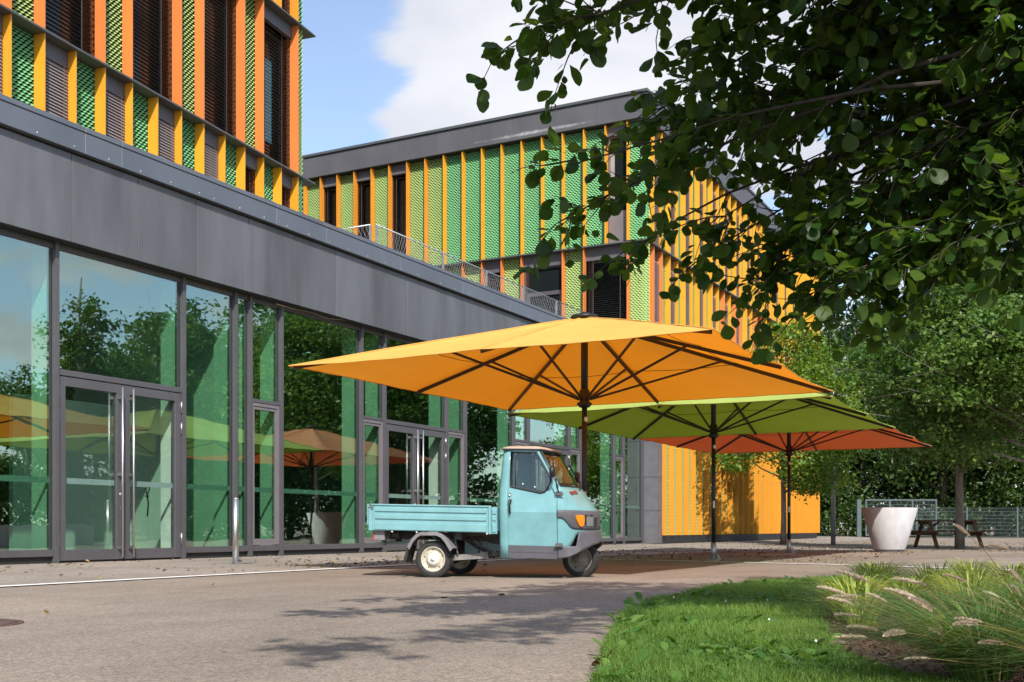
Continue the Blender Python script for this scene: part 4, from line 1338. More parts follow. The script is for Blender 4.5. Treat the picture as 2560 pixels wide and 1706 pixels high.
# doors
def door(side):
    bm = bmesh.new()
    y_at = lambda z: (sw(z) + .007) * side
    outer = [(.842, .740), (1.366, .740), (1.368, 1.0), (1.30, 1.13), (1.165, 1.372), (.846, 1.372)]
    win = [(.868, .988), (1.19, .925), (1.232, .935), (1.262, .965), (1.300, 1.045), (1.298, 1.08), (1.136, 1.350), (.870, 1.350)]
    def loop(pts):
        vs = [bm.verts.new((x, y_at(z), z)) for x, z in pts]
        return [bm.edges.new((vs[i], vs[(i + 1) % len(vs)])) for i in range(len(vs))]
    es = loop(outer) + loop(win)
    bmesh.ops.triangle_fill(bm, use_beauty=True, use_dissolve=False, edges=es)
    rows = [.236, .374, .55, .722, .740]
    ys = [0, 0, 0, 0, 0]
    prev = None
    for z, dy in zip(rows, (0, 0, .001, .003, 0)):
        cur = [bm.verts.new((x, (sw(z) + .007 + dy) * side, z)) for x in (.842, 1.366)]
        if prev:
            bm.faces.new((prev[0], prev[1], cur[1], cur[0]))
        prev = cur
    bmesh.ops.remove_doubles(bm, verts=bm.verts, dist=1e-4)
    for v in bm.verts:
        v.co.z -= TL * v.co.x
    bmesh.ops.recalc_face_normals(bm, faces=bm.faces)
    me = bpy.data.meshes.new('door')
    bm.to_mesh(me)
    bm.free()
    me.materials.append(M['teal'])
    o = inst(me, 'door', truck)
    m_ = o.modifiers.new('solid', 'SOLIDIFY')
    m_.thickness = .03
    m_.offset = -1
    m_.use_even_offset = False
    wl = [Vector((x, y_at(z) + .001 * side, z)) for x, z in win]
    tp(MB().tube(wl + [wl[0]], .012, 6, cap=False), 'rubber_seal', 'frame_dark', o)
    gl = [Vector((x, y_at(z) - .012 * side, z)) for x, z in win]
    tp(MB().prism(gl, (0, -.004 * side, 0)), 'pane', 'car_glass', o)
    tp(MB().tube([gl[0].lerp(gl[-1], q) + Vector((.05, 0, 0)) for q in (0, 1)], .006, 6), 'sliding_rail', 'frame_dark', o)
    for a, b in (((.90, 1.345)), ((1.09, 1.345))), ((0, 0), (0, 0)):
        pass
    for x, z in ((.92, 1.338), (1.10, 1.338), (1.00, 1.02), (1.13, .99)):
        tp(MB().lathe([(0, .006), (.008, .004), (.010, 0)], 8, (x, 0, 0), 'Y').add([], []), 'glass_knob', 'cap_w', o).location = (0, y_at(z) - .010 * side - (.006 if side < 0 else 0), z)
    pts = [(.842, .236), (1.366, .236), (1.366, .372), (.842, .372)]
    tp(MB().prism([Vector((x, (sw(z) + .008) * side, z)) for x, z in pts], (0, .010 * side, 0)).box(.85, 1.36, *sorted(((sw(.3) + .018) * side, (sw(.3) + .023) * side)), .300, .306), 'sill_trim', 'plastic', o, .004)
    yy = (.60 + .008) * side
    h = MB().tube([(.872, yy, .845), (.872, yy + .022 * side, .835), (.868, yy + .026 * side, .77), (.872, yy + .02 * side, .70)], [.016, .02, .013, .010], 10)
    tp(h, 'handle', 'black', o)
    tp(MB().lathe([(0, .010), (.012, .008), (.016, 0)], 14, (.868, 0, .905), 'Y'), 'lock', 'steel', o).location = (0, yy - (.006 if side < 0 else 0), 0)
    # black gap lines round the door
    gp_ = [(.836, .225), (.836, .74), (.840, 1.378)]
    tp(MB().tube([Vector((x, (sw(z) + .001) * side, z)) for x, z in gp_], .006, 5), 'door_gap', 'frame_dark', o)
    gp_ = [(1.372, .225), (1.374, 1.0), (1.305, 1.13), (1.170, 1.378)]
    tp(MB().tube([Vector((x, (sw(z) + .001) * side, z)) for x, z in gp_], .006, 5), 'door_gap', 'frame_dark', o)
    for z in (.92, .385):
        tp(MB().prism([Vector((1.352, yy, z - .02)), Vector((1.44, yy - .02 * side, z - .018)), Vector((1.425, yy - .015 * side, z + .022)), Vector((1.36, yy, z + .02))], (0, .016 * side, 0)), 'hinge', 'plastic', o, .003)
    return o
for side in (-1, 1):
    door(side)
    # mirror on its arm
    a = Vector((1.395, side * .60, .925))
    b = Vector((1.372, side * .70, 1.10))
    mm = MB().tube([a, a + Vector((-.012, side * .06, .05)), b], .007, 8)
    pr = [(0, -.032), (.030, -.03), (.048, -.016), (.052, 0), (.044, .018), (.0, .026)]
    q = MB().lathe(pr, 20, (0, 0, 0), 'X')
    mm.add([(x * 1.0 + 1.345, y * 1.05 + side * .70, z * 1.25 + 1.145) for x, y, z in q.v], q.f, 0, True)
    tp(mm, 'mirror', 'black')
# nose trim
XB = [1.36, 1.42, 1.46, 1.485, 1.51, 1.545, 1.75]
ZB = [.672, .668, .625, .585, .562, .555, .553]
def gr(s, v):
    p = cont(s, .745)
    zb = float(np.interp(p.x, XB, ZB))
    z = zb + (.752 - zb) * v
    q = cont(s, z)
    return q + cont_n(s, .65) * (.016 if 0 < v < 1 else .010)
nose = tp(sheet(gr, fr(.05, 9.95, 60), [0, .06, .3, .6, .94, 1]), 'nose_trim', 'plastic')
solid(nose, .012)
def on_front(pts, off):
    o_ = []
    for s, z in pts:
        o_.append(cont(s, z) + cont_n(s, z) * off)
    return o_
for mir_ in (0, 1):
    f = (lambda s: s) if mir_ == 0 else (lambda s: 10 - s)
    ind = [(2.02, .702), (2.45, .706), (2.74, .700), (2.80, .66), (2.74, .60), (2.60, .580), (2.40, .588), (2.18, .63), (2.04, .672)]
    P_ = on_front([(f(s), z) for s, z in ind], .030)
    c_ = sum(P_, Vector()) / len(P_) + cont_n(f(2.4), .65) * .012
    mb = MB()
    mb.add(P_ + [c_], [(i, (i + 1) % len(P_), len(P_)) for i in range(len(P_))], 0, True)
    Q_ = on_front([(f(s), z) for s, z in ind], .012)
    mb.add(P_ + Q_, [(i, (i + 1) % len(P_), len(P_) + (i + 1) % len(P_), len(P_) + i) for i in range(len(P_))], 0)
    tp(mb, 'indicator', 'amber')
    P_ = on_front([(f(s), z) for s, z in ((2.86, .708), (3.72, .712), (3.74, .60), (2.92, .60))], .0175)
    tp(MB().prism(P_, cont_n(f(3.3), .65) * .002), 'headlamp_recess', 'frame_dark')
    P_ = on_front([(f(s), z) for s, z in ((3.0, .69), (3.72, .69), (3.74, .59), (3.06, .59))], .021)
    tp(MB().prism(P_, cont_n(f(3.3), .65) * .002), 'headlamp', 'galv')
    for kz in range(5):
        z = .582 + .022 * kz
        P_ = on_front([(f(s), z + d) for s, d in ((3.92, 0), (4.42, .002), (4.42, .011), (3.92, .009))], .0195)
        tp(MB().prism(P_, cont_n(f(4.1), .65) * .002), 'air_slot', 'frame_dark')
# lettering on the nose
tc_ = bpy.data.curves.new('lettering', 'FONT')
tc_.body = 'ape50'
tc_.size = .075
tc_.extrude = .002
tc_.align_x = 'CENTER'
tmp = bpy.data.objects.new('lettering', tc_)
link(tmp)
dg = bpy.context.evaluated_depsgraph_get()
tme = bpy.data.meshes.new_from_object(tmp.evaluated_get(dg))
bpy.data.objects.remove(tmp)
tme.materials.clear()
tme.materials.append(M['redtext'])
sx = cont(3.6, .93) - cont(2.6, .93)
ux = sx.normalized()
nz = cont_n(3.0, .93)
uy = nz.cross(ux).normalized()
p0 = cont(3.0, .92) + nz * .006
p0.z -= TL * p0.x
let = inst(tme, 'lettering', truck)
let.matrix_local = Matrix(((ux.x, uy.x, nz.x, p0.x), (ux.y, uy.y, nz.y, p0.y), (ux.z, uy.z, nz.z, p0.z), (0, 0, 0, 1)))
# skirt and front mudguard
FU = [(1.37, .576), (1.47, .552), (1.565, .49), (1.655, .345), (1.70, .17), (1.715, 0)]
FL = [(1.37, .562), (1.50, .560), (1.62, .50), (1.72, .355), (1.785, .18), (1.80, 0)]
def guard(s, v):
    left = s > 5
    q = 10 - s if left else s
    i = min(int(q), 4)
    t = q - i
    A = [FU[i][k_] + (FU[i + 1][k_] - FU[i][k_]) * t for k_ in (0, 1)]
    B = [FL[i][k_] + (FL[i + 1][k_] - FL[i][k_]) * t for k_ in (0, 1)]
    zt = float(np.interp(q, [0, 1.72, 2.0, 2.25, 5], [.372, .376, .46, .535, .55]))
    zb = float(np.interp(q, [0, 1.0, 2.0, 3.2, 5], [.236, .262, .320, .385, .425]))
    z = zb + (zt - zb) * v
    w = (z - .236) / (.55 - .236)
    w = min(1, max(0, w))
    x = B[0] + (A[0] - B[0]) * w ** .8
    y = B[1] + (A[1] - B[1]) * w ** .8 + .008
    return Vector((x, y if left else -y, z))
solid(tp(sheet(guard, fr(0, 10, 64), fr(0, 1, 6)), 'front_mudguard', 'plastic'), .02)
# cabin inside
tp(MB().box(.82, 1.12, -.50, .50, .50, .60).box(.80, .86, -.50, .50, .60, .92), 'seat', 'seat', None, .03, 2)
tp(MB().box(.80, 1.36, -.55, .55, .236, .262), 'cab_floor', 'plastic')
hbm = MB().tube([(1.40, 0, .45), (1.33, 0, .98)], .03, 10).tube([(1.26, -.30, .97), (1.32, -.12, 1.02), (1.32, .12, 1.02), (1.26, .30, .97)], .014, 8).box(1.29, 1.37, -.09, .09, .98, 1.05)
tp(hbm, 'handlebar', 'black')
tp(MB().box(1.36, 1.42, -.46, .46, .93, .985), 'dashboard', 'plastic', None, .01)
# load bed
bed = MB().box(-.70, .715, -.60, .60, .497, .515)
bedo = tp(bed, 'bed_floor', 'teal')
for side in (-1, 1):
    sp = MB().box(-.695, .640, *sorted((side * .600, side * .617)), .495, .771)
    o = tp(sp, 'bed_side', 'teal', None, .003)
    for z0, z1 in ((.698, .748), (.618, .672), (.500, .585)):
        tp(MB().box(-.635, .615, *sorted((side * .612, side * .630)), z0, z1), 'pressed_band', 'teal', o, .007, 2)
    tp(MB().box(-.70, .645, *sorted((side * .594, side * .630)), .762, .780), 'top_rim', 'teal', o, .005)
    tp(MB().box(.640, .668, *sorted((side * .60, side * .636)), .480, .782), 'bed_post', 'teal', None, .004)
    tp(MB().box(-.705, -.660, *sorted((side * .60, side * .632)), .488, .778), 'bed_post', 'teal', None, .004)
    o = tp(MB().box(.668, .728, *sorted((side * .585, side * .61)), .485, .768), 'front_board_end', 'teal', None, .003)
    for z0, z1 in ((.69, .74), (.62, .67), (.50, .58)):
        tp(MB().box(.675, .722, *sorted((side * .605, side * .620)), z0, z1), 'pressed_band', 'teal', o, .006)
    tp(MB().tube([(-.69, side * .64, .775), (-.655, side * .645, .77), (-.65, side * .64, .735)], .006, 6).tube([(-.70, side * .64, .745), (-.67, side * .645, .75), (-.665, side * .64, .72)], .005, 6), 'latch', 'rustarm')
    for x in (-.44, -.16, .62):
        tp(MB().box(x - .008, x + .008, *sorted((side * .60, side * .618)), .478, .496), 'hook', 'cap_w')
tp(MB().box(-.735, -.706, -.60, .60, .548, .778), 'tailgate', 'teal', None, .004)
tp(MB().box(.70, .725, -.585, .585, .515, .77), 'head_board', 'teal', None, .004)
# chassis and running gear
ch = MB().box(-.60, .74, -.30, -.24, .40, .48).box(-.60, .74, .24, .30, .40, .48).box(-.55, -.50, -.5, .5, .43, .49).box(.25, .32, -.55, .55, .42, .49)
ch.box(.15, .72, -.42, .42, .455, .492)
tp(ch, 'chassis', 'chassis')
tp(MB().box(.26, .74, -.22, -.17, .24, .40).box(.30, .74, .17, .22, .24, .40), 'side_plate', 'chassis_t')
tp(MB().beam((.02, -.40, .20), (.54, -.34, .235), .05, .06).beam((.02, .40, .20), (.54, .34, .235), .05, .06).box(.44, .56, -.36, -.28, .205, .275), 'trailing_arm', 'rustarm', tilted=False)
tp(MB().tube([(0, -.48, .197), (0, .48, .197)], .028, 10).tube([(.05, 0, .22), (.30, 0, .30)], .09, 12), 'axle', 'chassis', tilted=False)
cb = MB()
for (a, b, c, d) in (((.16, -.3, .47), (.35, -.34, .40), (.55, -.33, .30), (.74, -.3, .28)), ((.40, -.36, .46), (.50, -.4, .36), (.46, -.36, .28), (.50, -.3, .26)), ((.45, -.3, .44), (.58, -.3, .39), (.66, -.3, .38), (.74, -.3, .37)), ((.2, -.2, .45), (.4, -.25, .33), (.6, -.3, .26), (.74, -.28, .25))):
    cb.tube([Vector(a), Vector(b), Vector(c), Vector(d)], .010, 6)
tp(cb, 'cables', 'chassis')
tp(MB().tube([(.20, -.42, .47), (.24, -.42, .25)], .010, 6).tube([(-.05, -.44, .46), (.03, -.45, .38)], .012, 6), 'strut', 'chassis_t')
tp(MB().tube([(-.62, -.36, .355), (-.40, -.37, .362), (-.34, -.37, .385), (-.26, -.37, .43), (-.14, -.36, .455)], .015, 10), 'exhaust_pipe', 'chassis_t')
tp(MB().lathe([(0, -.03), (.028, -.03), (.03, .01), (0, .02)], 12, (-.62, -.36, .355), 'X'), 'pipe_end', 'chassis_t')
for side in (-1, 1):
    o = tp(MB().box(-.665, -.545, *sorted((side * .46, side * .57)), .385, .488), 'tail_lamp', 'guard', None, .006)
    tp(MB().box(-.68, -.665, *sorted((side * .465, side * .565)), .39, .485), 'lens', 'red', o, .003)
    tp(MB().box(-.54, -.42, *sorted((side * .42, side * .46)), .42, .47), 'lamp_bracket', 'chassis')
    # rear mudguard, a bent strip with a turned-down lip
    arc = [(-.262, .335), (-.215, .42), (-.165, .468), (-.12, .488), (.07, .488), (.125, .468), (.175, .42), (.232, .335), (.245, .318)]
    y0, y1 = side * .40, side * .625
    mb = MB()
    n_ = len(arc)
    inner = [(x * .90, z - .035) for x, z in arc]
    V = [(x, y0, z) for x, z in arc] + [(x, y1, z) for x, z in arc] + [(x, y1 + .012 * side, z - .006) for x, z in arc] + [(x, y1 + .012 * side, z) for x, z in inner]
    F = []
    for r_i in range(3):
        F += [(r_i * n_ + i, r_i * n_ + i + 1, (r_i + 1) * n_ + i + 1, (r_i + 1) * n_ + i) for i in range(n_ - 1)]
    mb.add(V, F, 0, False)
    solid(tp(mb, 'mudguard', 'guard', tilted=False), .008)
    tp(MB().prism([(-.262, y0, .345), (-.235, y0, .34), (-.285, y0, .165), (-.315, y0, .17)], (0, y1 - y0, 0)), 'mud_flap', 'rubber', tilted=False)
# wheels
def wheel(rim_mat, cap_mat, cap_r):
    tw = MB()
    half = [(.128, .040), (.150, .052), (.172, .054), (.188, .048), (.195, .038)]
    tread = [(.1965, .030), (.1965, .018), (.191, .017), (.191, .013), (.197, .012), (.197, -.012), (.191, -.013), (.191, -.017), (.1965, -.018), (.1965, -.030)]
    prof = half + tread + [(r_, -y_) for r_, y_ in half[::-1]]
    tw.lathe(prof, 48, (0, 0, 0), 'Y')
    for k_ in range(40):       # shoulder lugs
        a = 2 * math.pi * k_ / 40
        for s_ in (-1, 1):
            ca, sa = math.cos(a), math.sin(a)
            p = Vector((ca * .193, s_ * .042, sa * .193))
            tg = Vector((-sa, 0, ca)) * .009
            rd = Vector((ca, 0, sa)) * .0055
            yv = Vector((0, .010, 0))
            vs_ = [p - tg - rd - yv, p + tg - rd - yv, p + tg + rd - yv, p - tg + rd - yv, p - tg - rd + yv, p + tg - rd + yv, p + tg + rd + yv, p - tg + rd + yv]
            tw.add(vs_, [(0, 1, 2, 3), (7, 6, 5, 4), (0, 4, 5, 1), (1, 5, 6, 2), (2, 6, 7, 3), (3, 7, 4, 0)])
    w_ = tw.mesh('wheel', M['rubber'])
    rm_ = MB()
    for s_ in (-1, 1):
        rm_.lathe([(.138, .044 * s_), (.134, .049 * s_), (.127, .047 * s_), (.120, .030 * s_), (.098, .020 * s_), (.086, .024 * s_), (.080, .034 * s_), (0, .036 * s_)], 40, (0, 0, 0), 'Y')
    rmesh = rm_.mesh('rim', M[rim_mat])
    cp = MB()
    for s_ in (-1, 1):
        cp.lathe([(cap_r, .034 * s_), (cap_r * .97, .042 * s_), (cap_r * .6, .046 * s_), (.018, .047 * s_), (.016, .058 * s_), (0, .060 * s_)], 32, (0, 0, 0), 'Y')
    cmesh = cp.mesh('hub_cap', M[cap_mat])
    nm = MB()
    for k_ in range(5):
        a = 2 * math.pi * (k_ + .3) / 5
        for s_ in (-1, 1):
            nm.lathe([(0, .030 * s_), (.007, .029 * s_), (.008, .018 * s_)], 6, (.104 * math.cos(a), 0, .104 * math.sin(a)), 'Y')
    nmesh = nm.mesh('wheel_bolts', M['chassis'])
    return w_, rmesh, cmesh, nmesh
wr = wheel('rim_c', 'cap_w', .070)
wf = wheel('rim_g', 'rim_g', .045)
for ms, loc, rz in ((wr, (0, -.50, .197), 0), (wr, (0, .50, .197), R(180)), (wf, (1.512, 0, .195), R(-7))):
    w_ = inst(ms[0], 'wheel', truck, loc, rz)
    inst(ms[1], 'rim', w_)
    inst(ms[2], 'hub_cap', w_)
    inst(ms[3], 'wheel_bolts', w_, kind='stuff')
tp(MB().tube([(1.42, 0, .55), (1.50, .09, .30), (1.512, .09, .195)], .028, 10).tube([(1.512, .09, .195), (1.512, 0, .195)], .02, 8), 'fork', 'chassis')

# ================================================================== foreground alder
AO = C2W(3.75, 4.3, 0)
alder = thing('alder_tree', 'overhanging alder tree with large dark round leaves close to the camera', 'tree', AO)
def leaf_template(fold=.16, curl=.12, seed=0):
    """obovate leaf, base at the origin, tip along +x, 1 long"""
    r = random.Random(seed)
    st = [(0.0, .02), (.10, .10), (.28, .29), (.48, .405), (.68, .425), (.84, .33), (.95, .17), (1.0, .03)]
    V, F = [], []
    for i, (x, w) in enumerate(st):
        z = -curl * x * x + r.uniform(-.01, .01)
        wl, wr_ = w * r.uniform(.93, 1.07), w * r.uniform(.93, 1.07)
        V += [(x, wl, z + fold * wl), (x, 0, z), (x, -wr_, z + fold * wr_)]
        if i:
            b = 3 * i
            F += [(b - 3, b - 2, b + 1, b), (b - 2, b - 1, b + 2, b + 1)]
    return np.array(V), np.array(F)
LT = [leaf_template(.16, .12, 1), leaf_template(.05, .30, 2), leaf_template(.30, .05, 3), leaf_template(-.08, .22, 4)]
leaf_me = [fast_mesh('leaf', V, F, M['leaf_near'], np.full(len(V), q), smooth=True) for (V, F), q in zip(LT, (.35, .6, .2, .8))]
rr = random.Random(21)
def px3(x, y, depth):
    k, v = (x - PX0) / FPX, (PY0 - y) / FPX
    return C2W(k * depth, depth, CH + v * depth)
tips = [  # limb tips: where they hang in the air, and how full they are
    (px3(1310, 90, 4.7), .8), (px3(1430, 400, 5.2), .40), (px3(1390, 560, 5.6), .6), (px3(1560, 630, 6.0), .5), (px3(1740, 655, 6.0), .6), (px3(1890, 720, 5.8), .9),
    (px3(2020, 760, 5.4), .9), (px3(2140, 700, 5.1), .9), (px3(2290, 620, 5.0), .9), (px3(2450, 590, 4.7), .9), (px3(2580, 560, 4.6), .9), (px3(2140, 560, 6.2), .9), (px3(2330, 470, 5.7), .9),
    (px3(1480, 20, 4.9), .9), (px3(1640, 20, 5.3), .9), (px3(1580, 300, 5.8), .7), (px3(1640, 420, 5.9), .7), (px3(1800, 540, 5.7), .8), (px3(1950, 620, 5.6), 1), (px3(1700, 320, 5.4), 1.1), (px3(1850, 300, 6.0), 1.1), (px3(1800, 90, 5.2), 1.1),
    (px3(1980, 420, 6.3), 1.1), (px3(1980, 180, 5.6), 1.2), (px3(2150, 300, 5.9), 1.2), (px3(2120, 60, 5.0), 1.2), (px3(2280, 420, 5.6), 1.1), (px3(2300, 200, 5.2), 1.2), (px3(2460, 330, 5.0), 1.1), (px3(2480, 80, 4.6), 1.2), (px3(2080, 520, 5.2), 1.0),
    (px3(1380, -180, 4.4), 1), (px3(1600, -260, 4.8), 1.2), (px3(1850, -300, 5.0), 1.2), (px3(2150, -300, 5.0), 1.2), (px3(2450, -350, 4.6), 1.2),
    (C2W(.8, 4.1, 4.1), 1.3), (C2W(1.2, 5.4, 4.4), 1.3), (C2W(.3, 3.5, 3.9), 1.2), (C2W(.9, 2.7, 4.2), 1.3), (C2W(1.5, 4.6, 4.5), 1.3), (C2W(-.2, 4.2, 3.9), .9), (C2W(.5, 4.9, 4.2), 1.1), (C2W(1.0, 3.4, 4.0), 1.3), (C2W(1.1, 4.8, 4.3), 1.3), (C2W(1.7, 5.6, 4.7), 1.2),
    (C2W(.4, 2.6, 4.2), 1.2), (C2W(1.4, 2.2, 4.4), 1.2), (C2W(.9, 1.0, 4.3), 1.2), (C2W(-.4, 3.2, 3.6), 1.0), (C2W(1.6, 3.6, 4.6), 1.3), (C2W(.2, .0, 4.6), 1.0), 
    (C2W(3.6, 7.4, 4.2), 1.1), (C2W(4.4, 6.0, 4.4), 1.1)]
limbs = MB()
twigs = MB()
limbs.tube([(0, 0, 0), (.03, .02, .9), (-.04, .05, 2.0), (.02, 0, 3.2), (.05, .08, 4.6), (0, 0, 6.4)], [.21, .17, .155, .13, .09, .03], 14)
leaves = []      # (base, direction, normal, length)
def twig(p, d, ln, dens):
    """a thin shoot with alternate leaves that hang a little"""
    n = max(5, int(ln / .024 * dens))
    pts, q = [Vector(p)], Vector(p)
    d = d.normalized()
    for i in range(5):
        d = (d + Vector((rr.gauss(0, .16), rr.gauss(0, .16), rr.gauss(-.07, .14)))).normalized()
        q = q + d * ln / 5
        pts.append(q.copy())
    twigs.tube(pts, [.0042, .0038, .0032, .0026, .002, .0012], 4, cap=False)
    for i in range(n):
        u = rr.uniform(.08, 1) * 5
        k = min(int(u), 4)
        b = pts[k].lerp(pts[k + 1], u - k)
        t = (pts[k + 1] - pts[k]).normalized()
        side = Vector((rr.gauss(0, 1), rr.gauss(0, 1), rr.gauss(0, .6)))
        side = (side - t * side.dot(t)).normalized()
        ld = (t * .45 + side * .9 + Vector((0, 0, -.38))).normalized()
        pe = b + ld * rr.uniform(.012, .028)
        nm = Vector((rr.gauss(0, .55), rr.gauss(0, .55), 1))
        nm = (nm - ld * nm.dot(ld)).normalized()
        leaves.append((pe, ld, nm, rr.choice((1, 1, 1, .7, .5)) * rr.uniform(.052, .098)))
for tip, full in tips:
    tip = Vector(tip) - AO
    hz = min(5.4, max(2.4, tip.z + rr.uniform(.1, .9)))
    a = Vector((rr.uniform(-.04, .04), rr.uniform(-.04, .04), hz))
    mid = a.lerp(tip, .5) + Vector((rr.gauss(0, .15), rr.gauss(0, .15), .28 + rr.uniform(0, .2)))
    pts = []
    for i in range(13):
        u = i / 12
        p = a * (1 - u) ** 2 + mid * 2 * u * (1 - u) + tip * u * u
        pts.append(p + Vector((rr.gauss(0, .018), rr.gauss(0, .018), rr.gauss(0, .018))) * min(1, u * 3))
    limbs.tube(pts, [.022 * (1 - i / 12) ** 1.2 + .0035 for i in range(13)], 6)
    ln = (tip - a).length
    nt_ = int((44 if full > .85 else 30) * full)
    for i in range(nt_):
        u = 1 - (rr.random() ** 1.25) * min(.8, 1.75 / ln)
        k = min(int(u * 12), 11)
        p = pts[k].lerp(pts[k + 1], u * 12 - k)
        t = (pts[k + 1] - pts[k]).normalized()
        s_ = Vector((rr.gauss(0, 1), rr.gauss(0, 1), rr.gauss(-.1, .8)))
        s_ = (s_ - t * s_.dot(t)).normalized()
        twig(p, t * .75 + s_, rr.uniform(.16, .46) * (1.0 if full > .6 else .6), 1.0 if full > .6 else .7)
    twig(tip, pts[-1] - pts[-2], .3, 1.0)
inst(limbs.mesh('trunk', M['bark_dark']), 'trunk', alder)
tag(inst(twigs.mesh('twigs', M['twig']), 'twigs', alder), kind='stuff')
# the leaves that show largest are objects of their own, the rest one mass
fwd = Vector((-math.sin(TH), math.cos(TH), 0)); rgt = Vector((math.cos(TH), math.sin(TH), 0))
def seen(lf):
    p = lf[0] + AO
    d_ = p.dot(fwd)
    if d_ < .5:
        return 0
    x = PX0 + FPX * p.dot(rgt) / d_
    y = PY0 - FPX * (p.z - CH) / d_
    return lf[3] / d_ if (20 < x < 2540 and 20 < y < 1690) else 0
order = sorted(range(len(leaves)), key=lambda i: -seen(leaves[i]))
def leaf_matrix(lf):
    b, d, n, s_ = lf
    y_ = n.cross(d)
    return Matrix(((d.x * s_, y_.x * s_, n.x * s_, b.x), (d.y * s_, y_.y * s_, n.y * s_, b.y), (d.z * s_, y_.z * s_, n.z * s_, b.z), (0, 0, 0, 1)))
for q, i in enumerate(order[:300]):
    o = link(bpy.data.objects.new('leaf', leaf_me[q % 4]))
    o.parent = alder
    o.matrix_local = leaf_matrix(leaves[i])
VV, FF, TT = [], [], []
off = 0
for q, i in enumerate(order[300:]):
    b, d, n, s_ = leaves[i]
    V, F = LT[q % 4]
    y_ = n.cross(d)
    Rm = np.array([d, y_, n]) * s_
    VV.append(V @ Rm + np.array(b))
    FF.append(F + off)
    off += len(V)
    TT.append(np.full(len(V), rr.random()))
tag(inst(fast_mesh('foliage', np.concatenate(VV), np.concatenate(FF), M['leaf_near'], np.concatenate(TT), smooth=True), 'foliage', alder), kind='stuff')
print('alder leaves', len(leaves))

# ================================================================== lawn, bed, grasses
edge_l = [(.6, .2), (-.7, 1.6), (-1.35, 2.9), (-1.5, 3.52), (-1.7, 3.97), (-1.94, 4.62), (-2.30, 5.6), (-2.52, 6.3), (-2.64, 7.0), (-2.70, 7.8), (-2.74, 8.6), (-2.72, 9.4), (-2.66, 10.1), (-2.45, 10.75), (-2.0, 11.15), (-1.3, 11.2), (-.4, 10.95), (.8, 10.45), (2.5, 9.6), (5, 8), (9, 5), (12, 1), (12, -6), (2, -6)]
lawn = MB()
top = [(x, y, .045) for x, y in edge_l]
lawn.prism([(x, y, -.05) for x, y in edge_l], (0, 0, .085))
tag(lawn.build('lawn', M['soil']), 'rounded lawn island edge beside the asphalt', kind='structure')
bed_pts = [tuple(C2W(a, b, 0)[:2]) for a, b in ((2.6, 9.0), (2.15, 7.8), (1.86, 6.6), (1.66, 5.9), (1.50, 5.3), (1.38, 4.8), (1.30, 4.3), (1.32, 3.7), (1.5, 3.0), (1.9, 2.2), (4, 2), (9, 4), (8, 7.6), (5.5, 9.3), (3.5, 9.4))]
tag(MB().prism([(x, y, .0) for x, y in bed_pts], (0, 0, .048)).build('mulch_bed', M['mulch']), 'planting bed covered with brown bark mulch', kind='structure')
def inside(P, poly):
    x, y = P[:, 0], P[:, 1]
    c = np.zeros(len(P), bool)
    j = len(poly) - 1
    for i in range(len(poly)):
        xi, yi = poly[i]; xj, yj = poly[j]
        m_ = ((yi > y) != (yj > y)) & (x < (xj - xi) * (y - yi) / (yj - yi + 1e-9) + xi)
        c ^= m_
        j = i
    return c
def cam_xy(P):
    d_ = -P[:, 0] * math.sin(TH) + P[:, 1] * math.cos(TH)
    k = (P[:, 0] * math.cos(TH) + P[:, 1] * math.sin(TH)) / np.maximum(d_, .1)
    return k, d_
def blades(P, ht, wd, lean, seed, seg=2, tintv=None, az=None):
    r = np.random.default_rng(seed)
    n = len(P)
    h = ht * r.uniform(.5, 1.25, n)
    a = r.uniform(0, 2 * math.pi, n) if az is None else az + r.normal(size=n) * .5
    ln = np.abs(r.normal(size=n)) * lean * h
    dirv = np.stack([np.cos(a), np.sin(a), np.zeros(n)], 1)
    sd_ = np.stack([-np.sin(a + r.normal(size=n) * .6), np.cos(a), np.zeros(n)], 1)
    w = wd * r.uniform(.6, 1.3, n)
    V = np.empty((n, 2 * seg + 2, 3))
    for i in range(seg + 1):
        u = i / seg
        c = P + dirv * (ln * u ** 1.8)[:, None]
        c[:, 2] += h * u * (1 - .12 * u * np.minimum(ln / h, 2.5))
        ww = (w * (1 - u) ** .7 * .5 + .0002)[:, None]
        V[:, 2 * i] = c - sd_ * ww
        V[:, 2 * i + 1] = c + sd_ * ww
    m_ = 2 * seg + 2
    b = (np.arange(n) * m_)[:, None]
    F = np.concatenate([b + np.array([[2 * i, 2 * i + 1, 2 * i + 3, 2 * i + 2]]) for i in range(seg)], 0)
    t = np.repeat(np.clip(r.uniform(0, 1, n) if tintv is None else tintv + r.normal(size=n) * .12, 0, 1), m_)
    return V.reshape(-1, 3), F, t
r = np.random.default_rng(3)
cand = np.stack([r.uniform(-2.85, 1.0, 420000), r.uniform(2.6, 11.4, 420000), np.full(420000, .035)], 1)
k_, d_ = cam_xy(cand)
keep = inside(cand, edge_l) & ~inside(cand, bed_pts) & (k_ < .52) & (k_ > -.3) & (r.uniform(size=len(cand)) < np.clip(5.5 / d_, .25, 1))
cand = cand[keep]
patch = .5 + .5 * np.sin(cand[:, 0] * 2.3 + np.sin(cand[:, 1] * 1.7) * 1.3) * np.cos(cand[:, 1] * 2.9 + .7)
V, F, T = blades(cand, .050 * (.45 + .9 * patch), .0046, 1.1, 4, 2, .15 + .6 * patch)
o = link(bpy.data.objects.new('lawn_grass', fast_mesh('lawn_grass', V, F, M['grass'], T)))
tag(o, 'short green grass on the rounded lawn', 'grass', kind='stuff')
print('grass', len(cand))
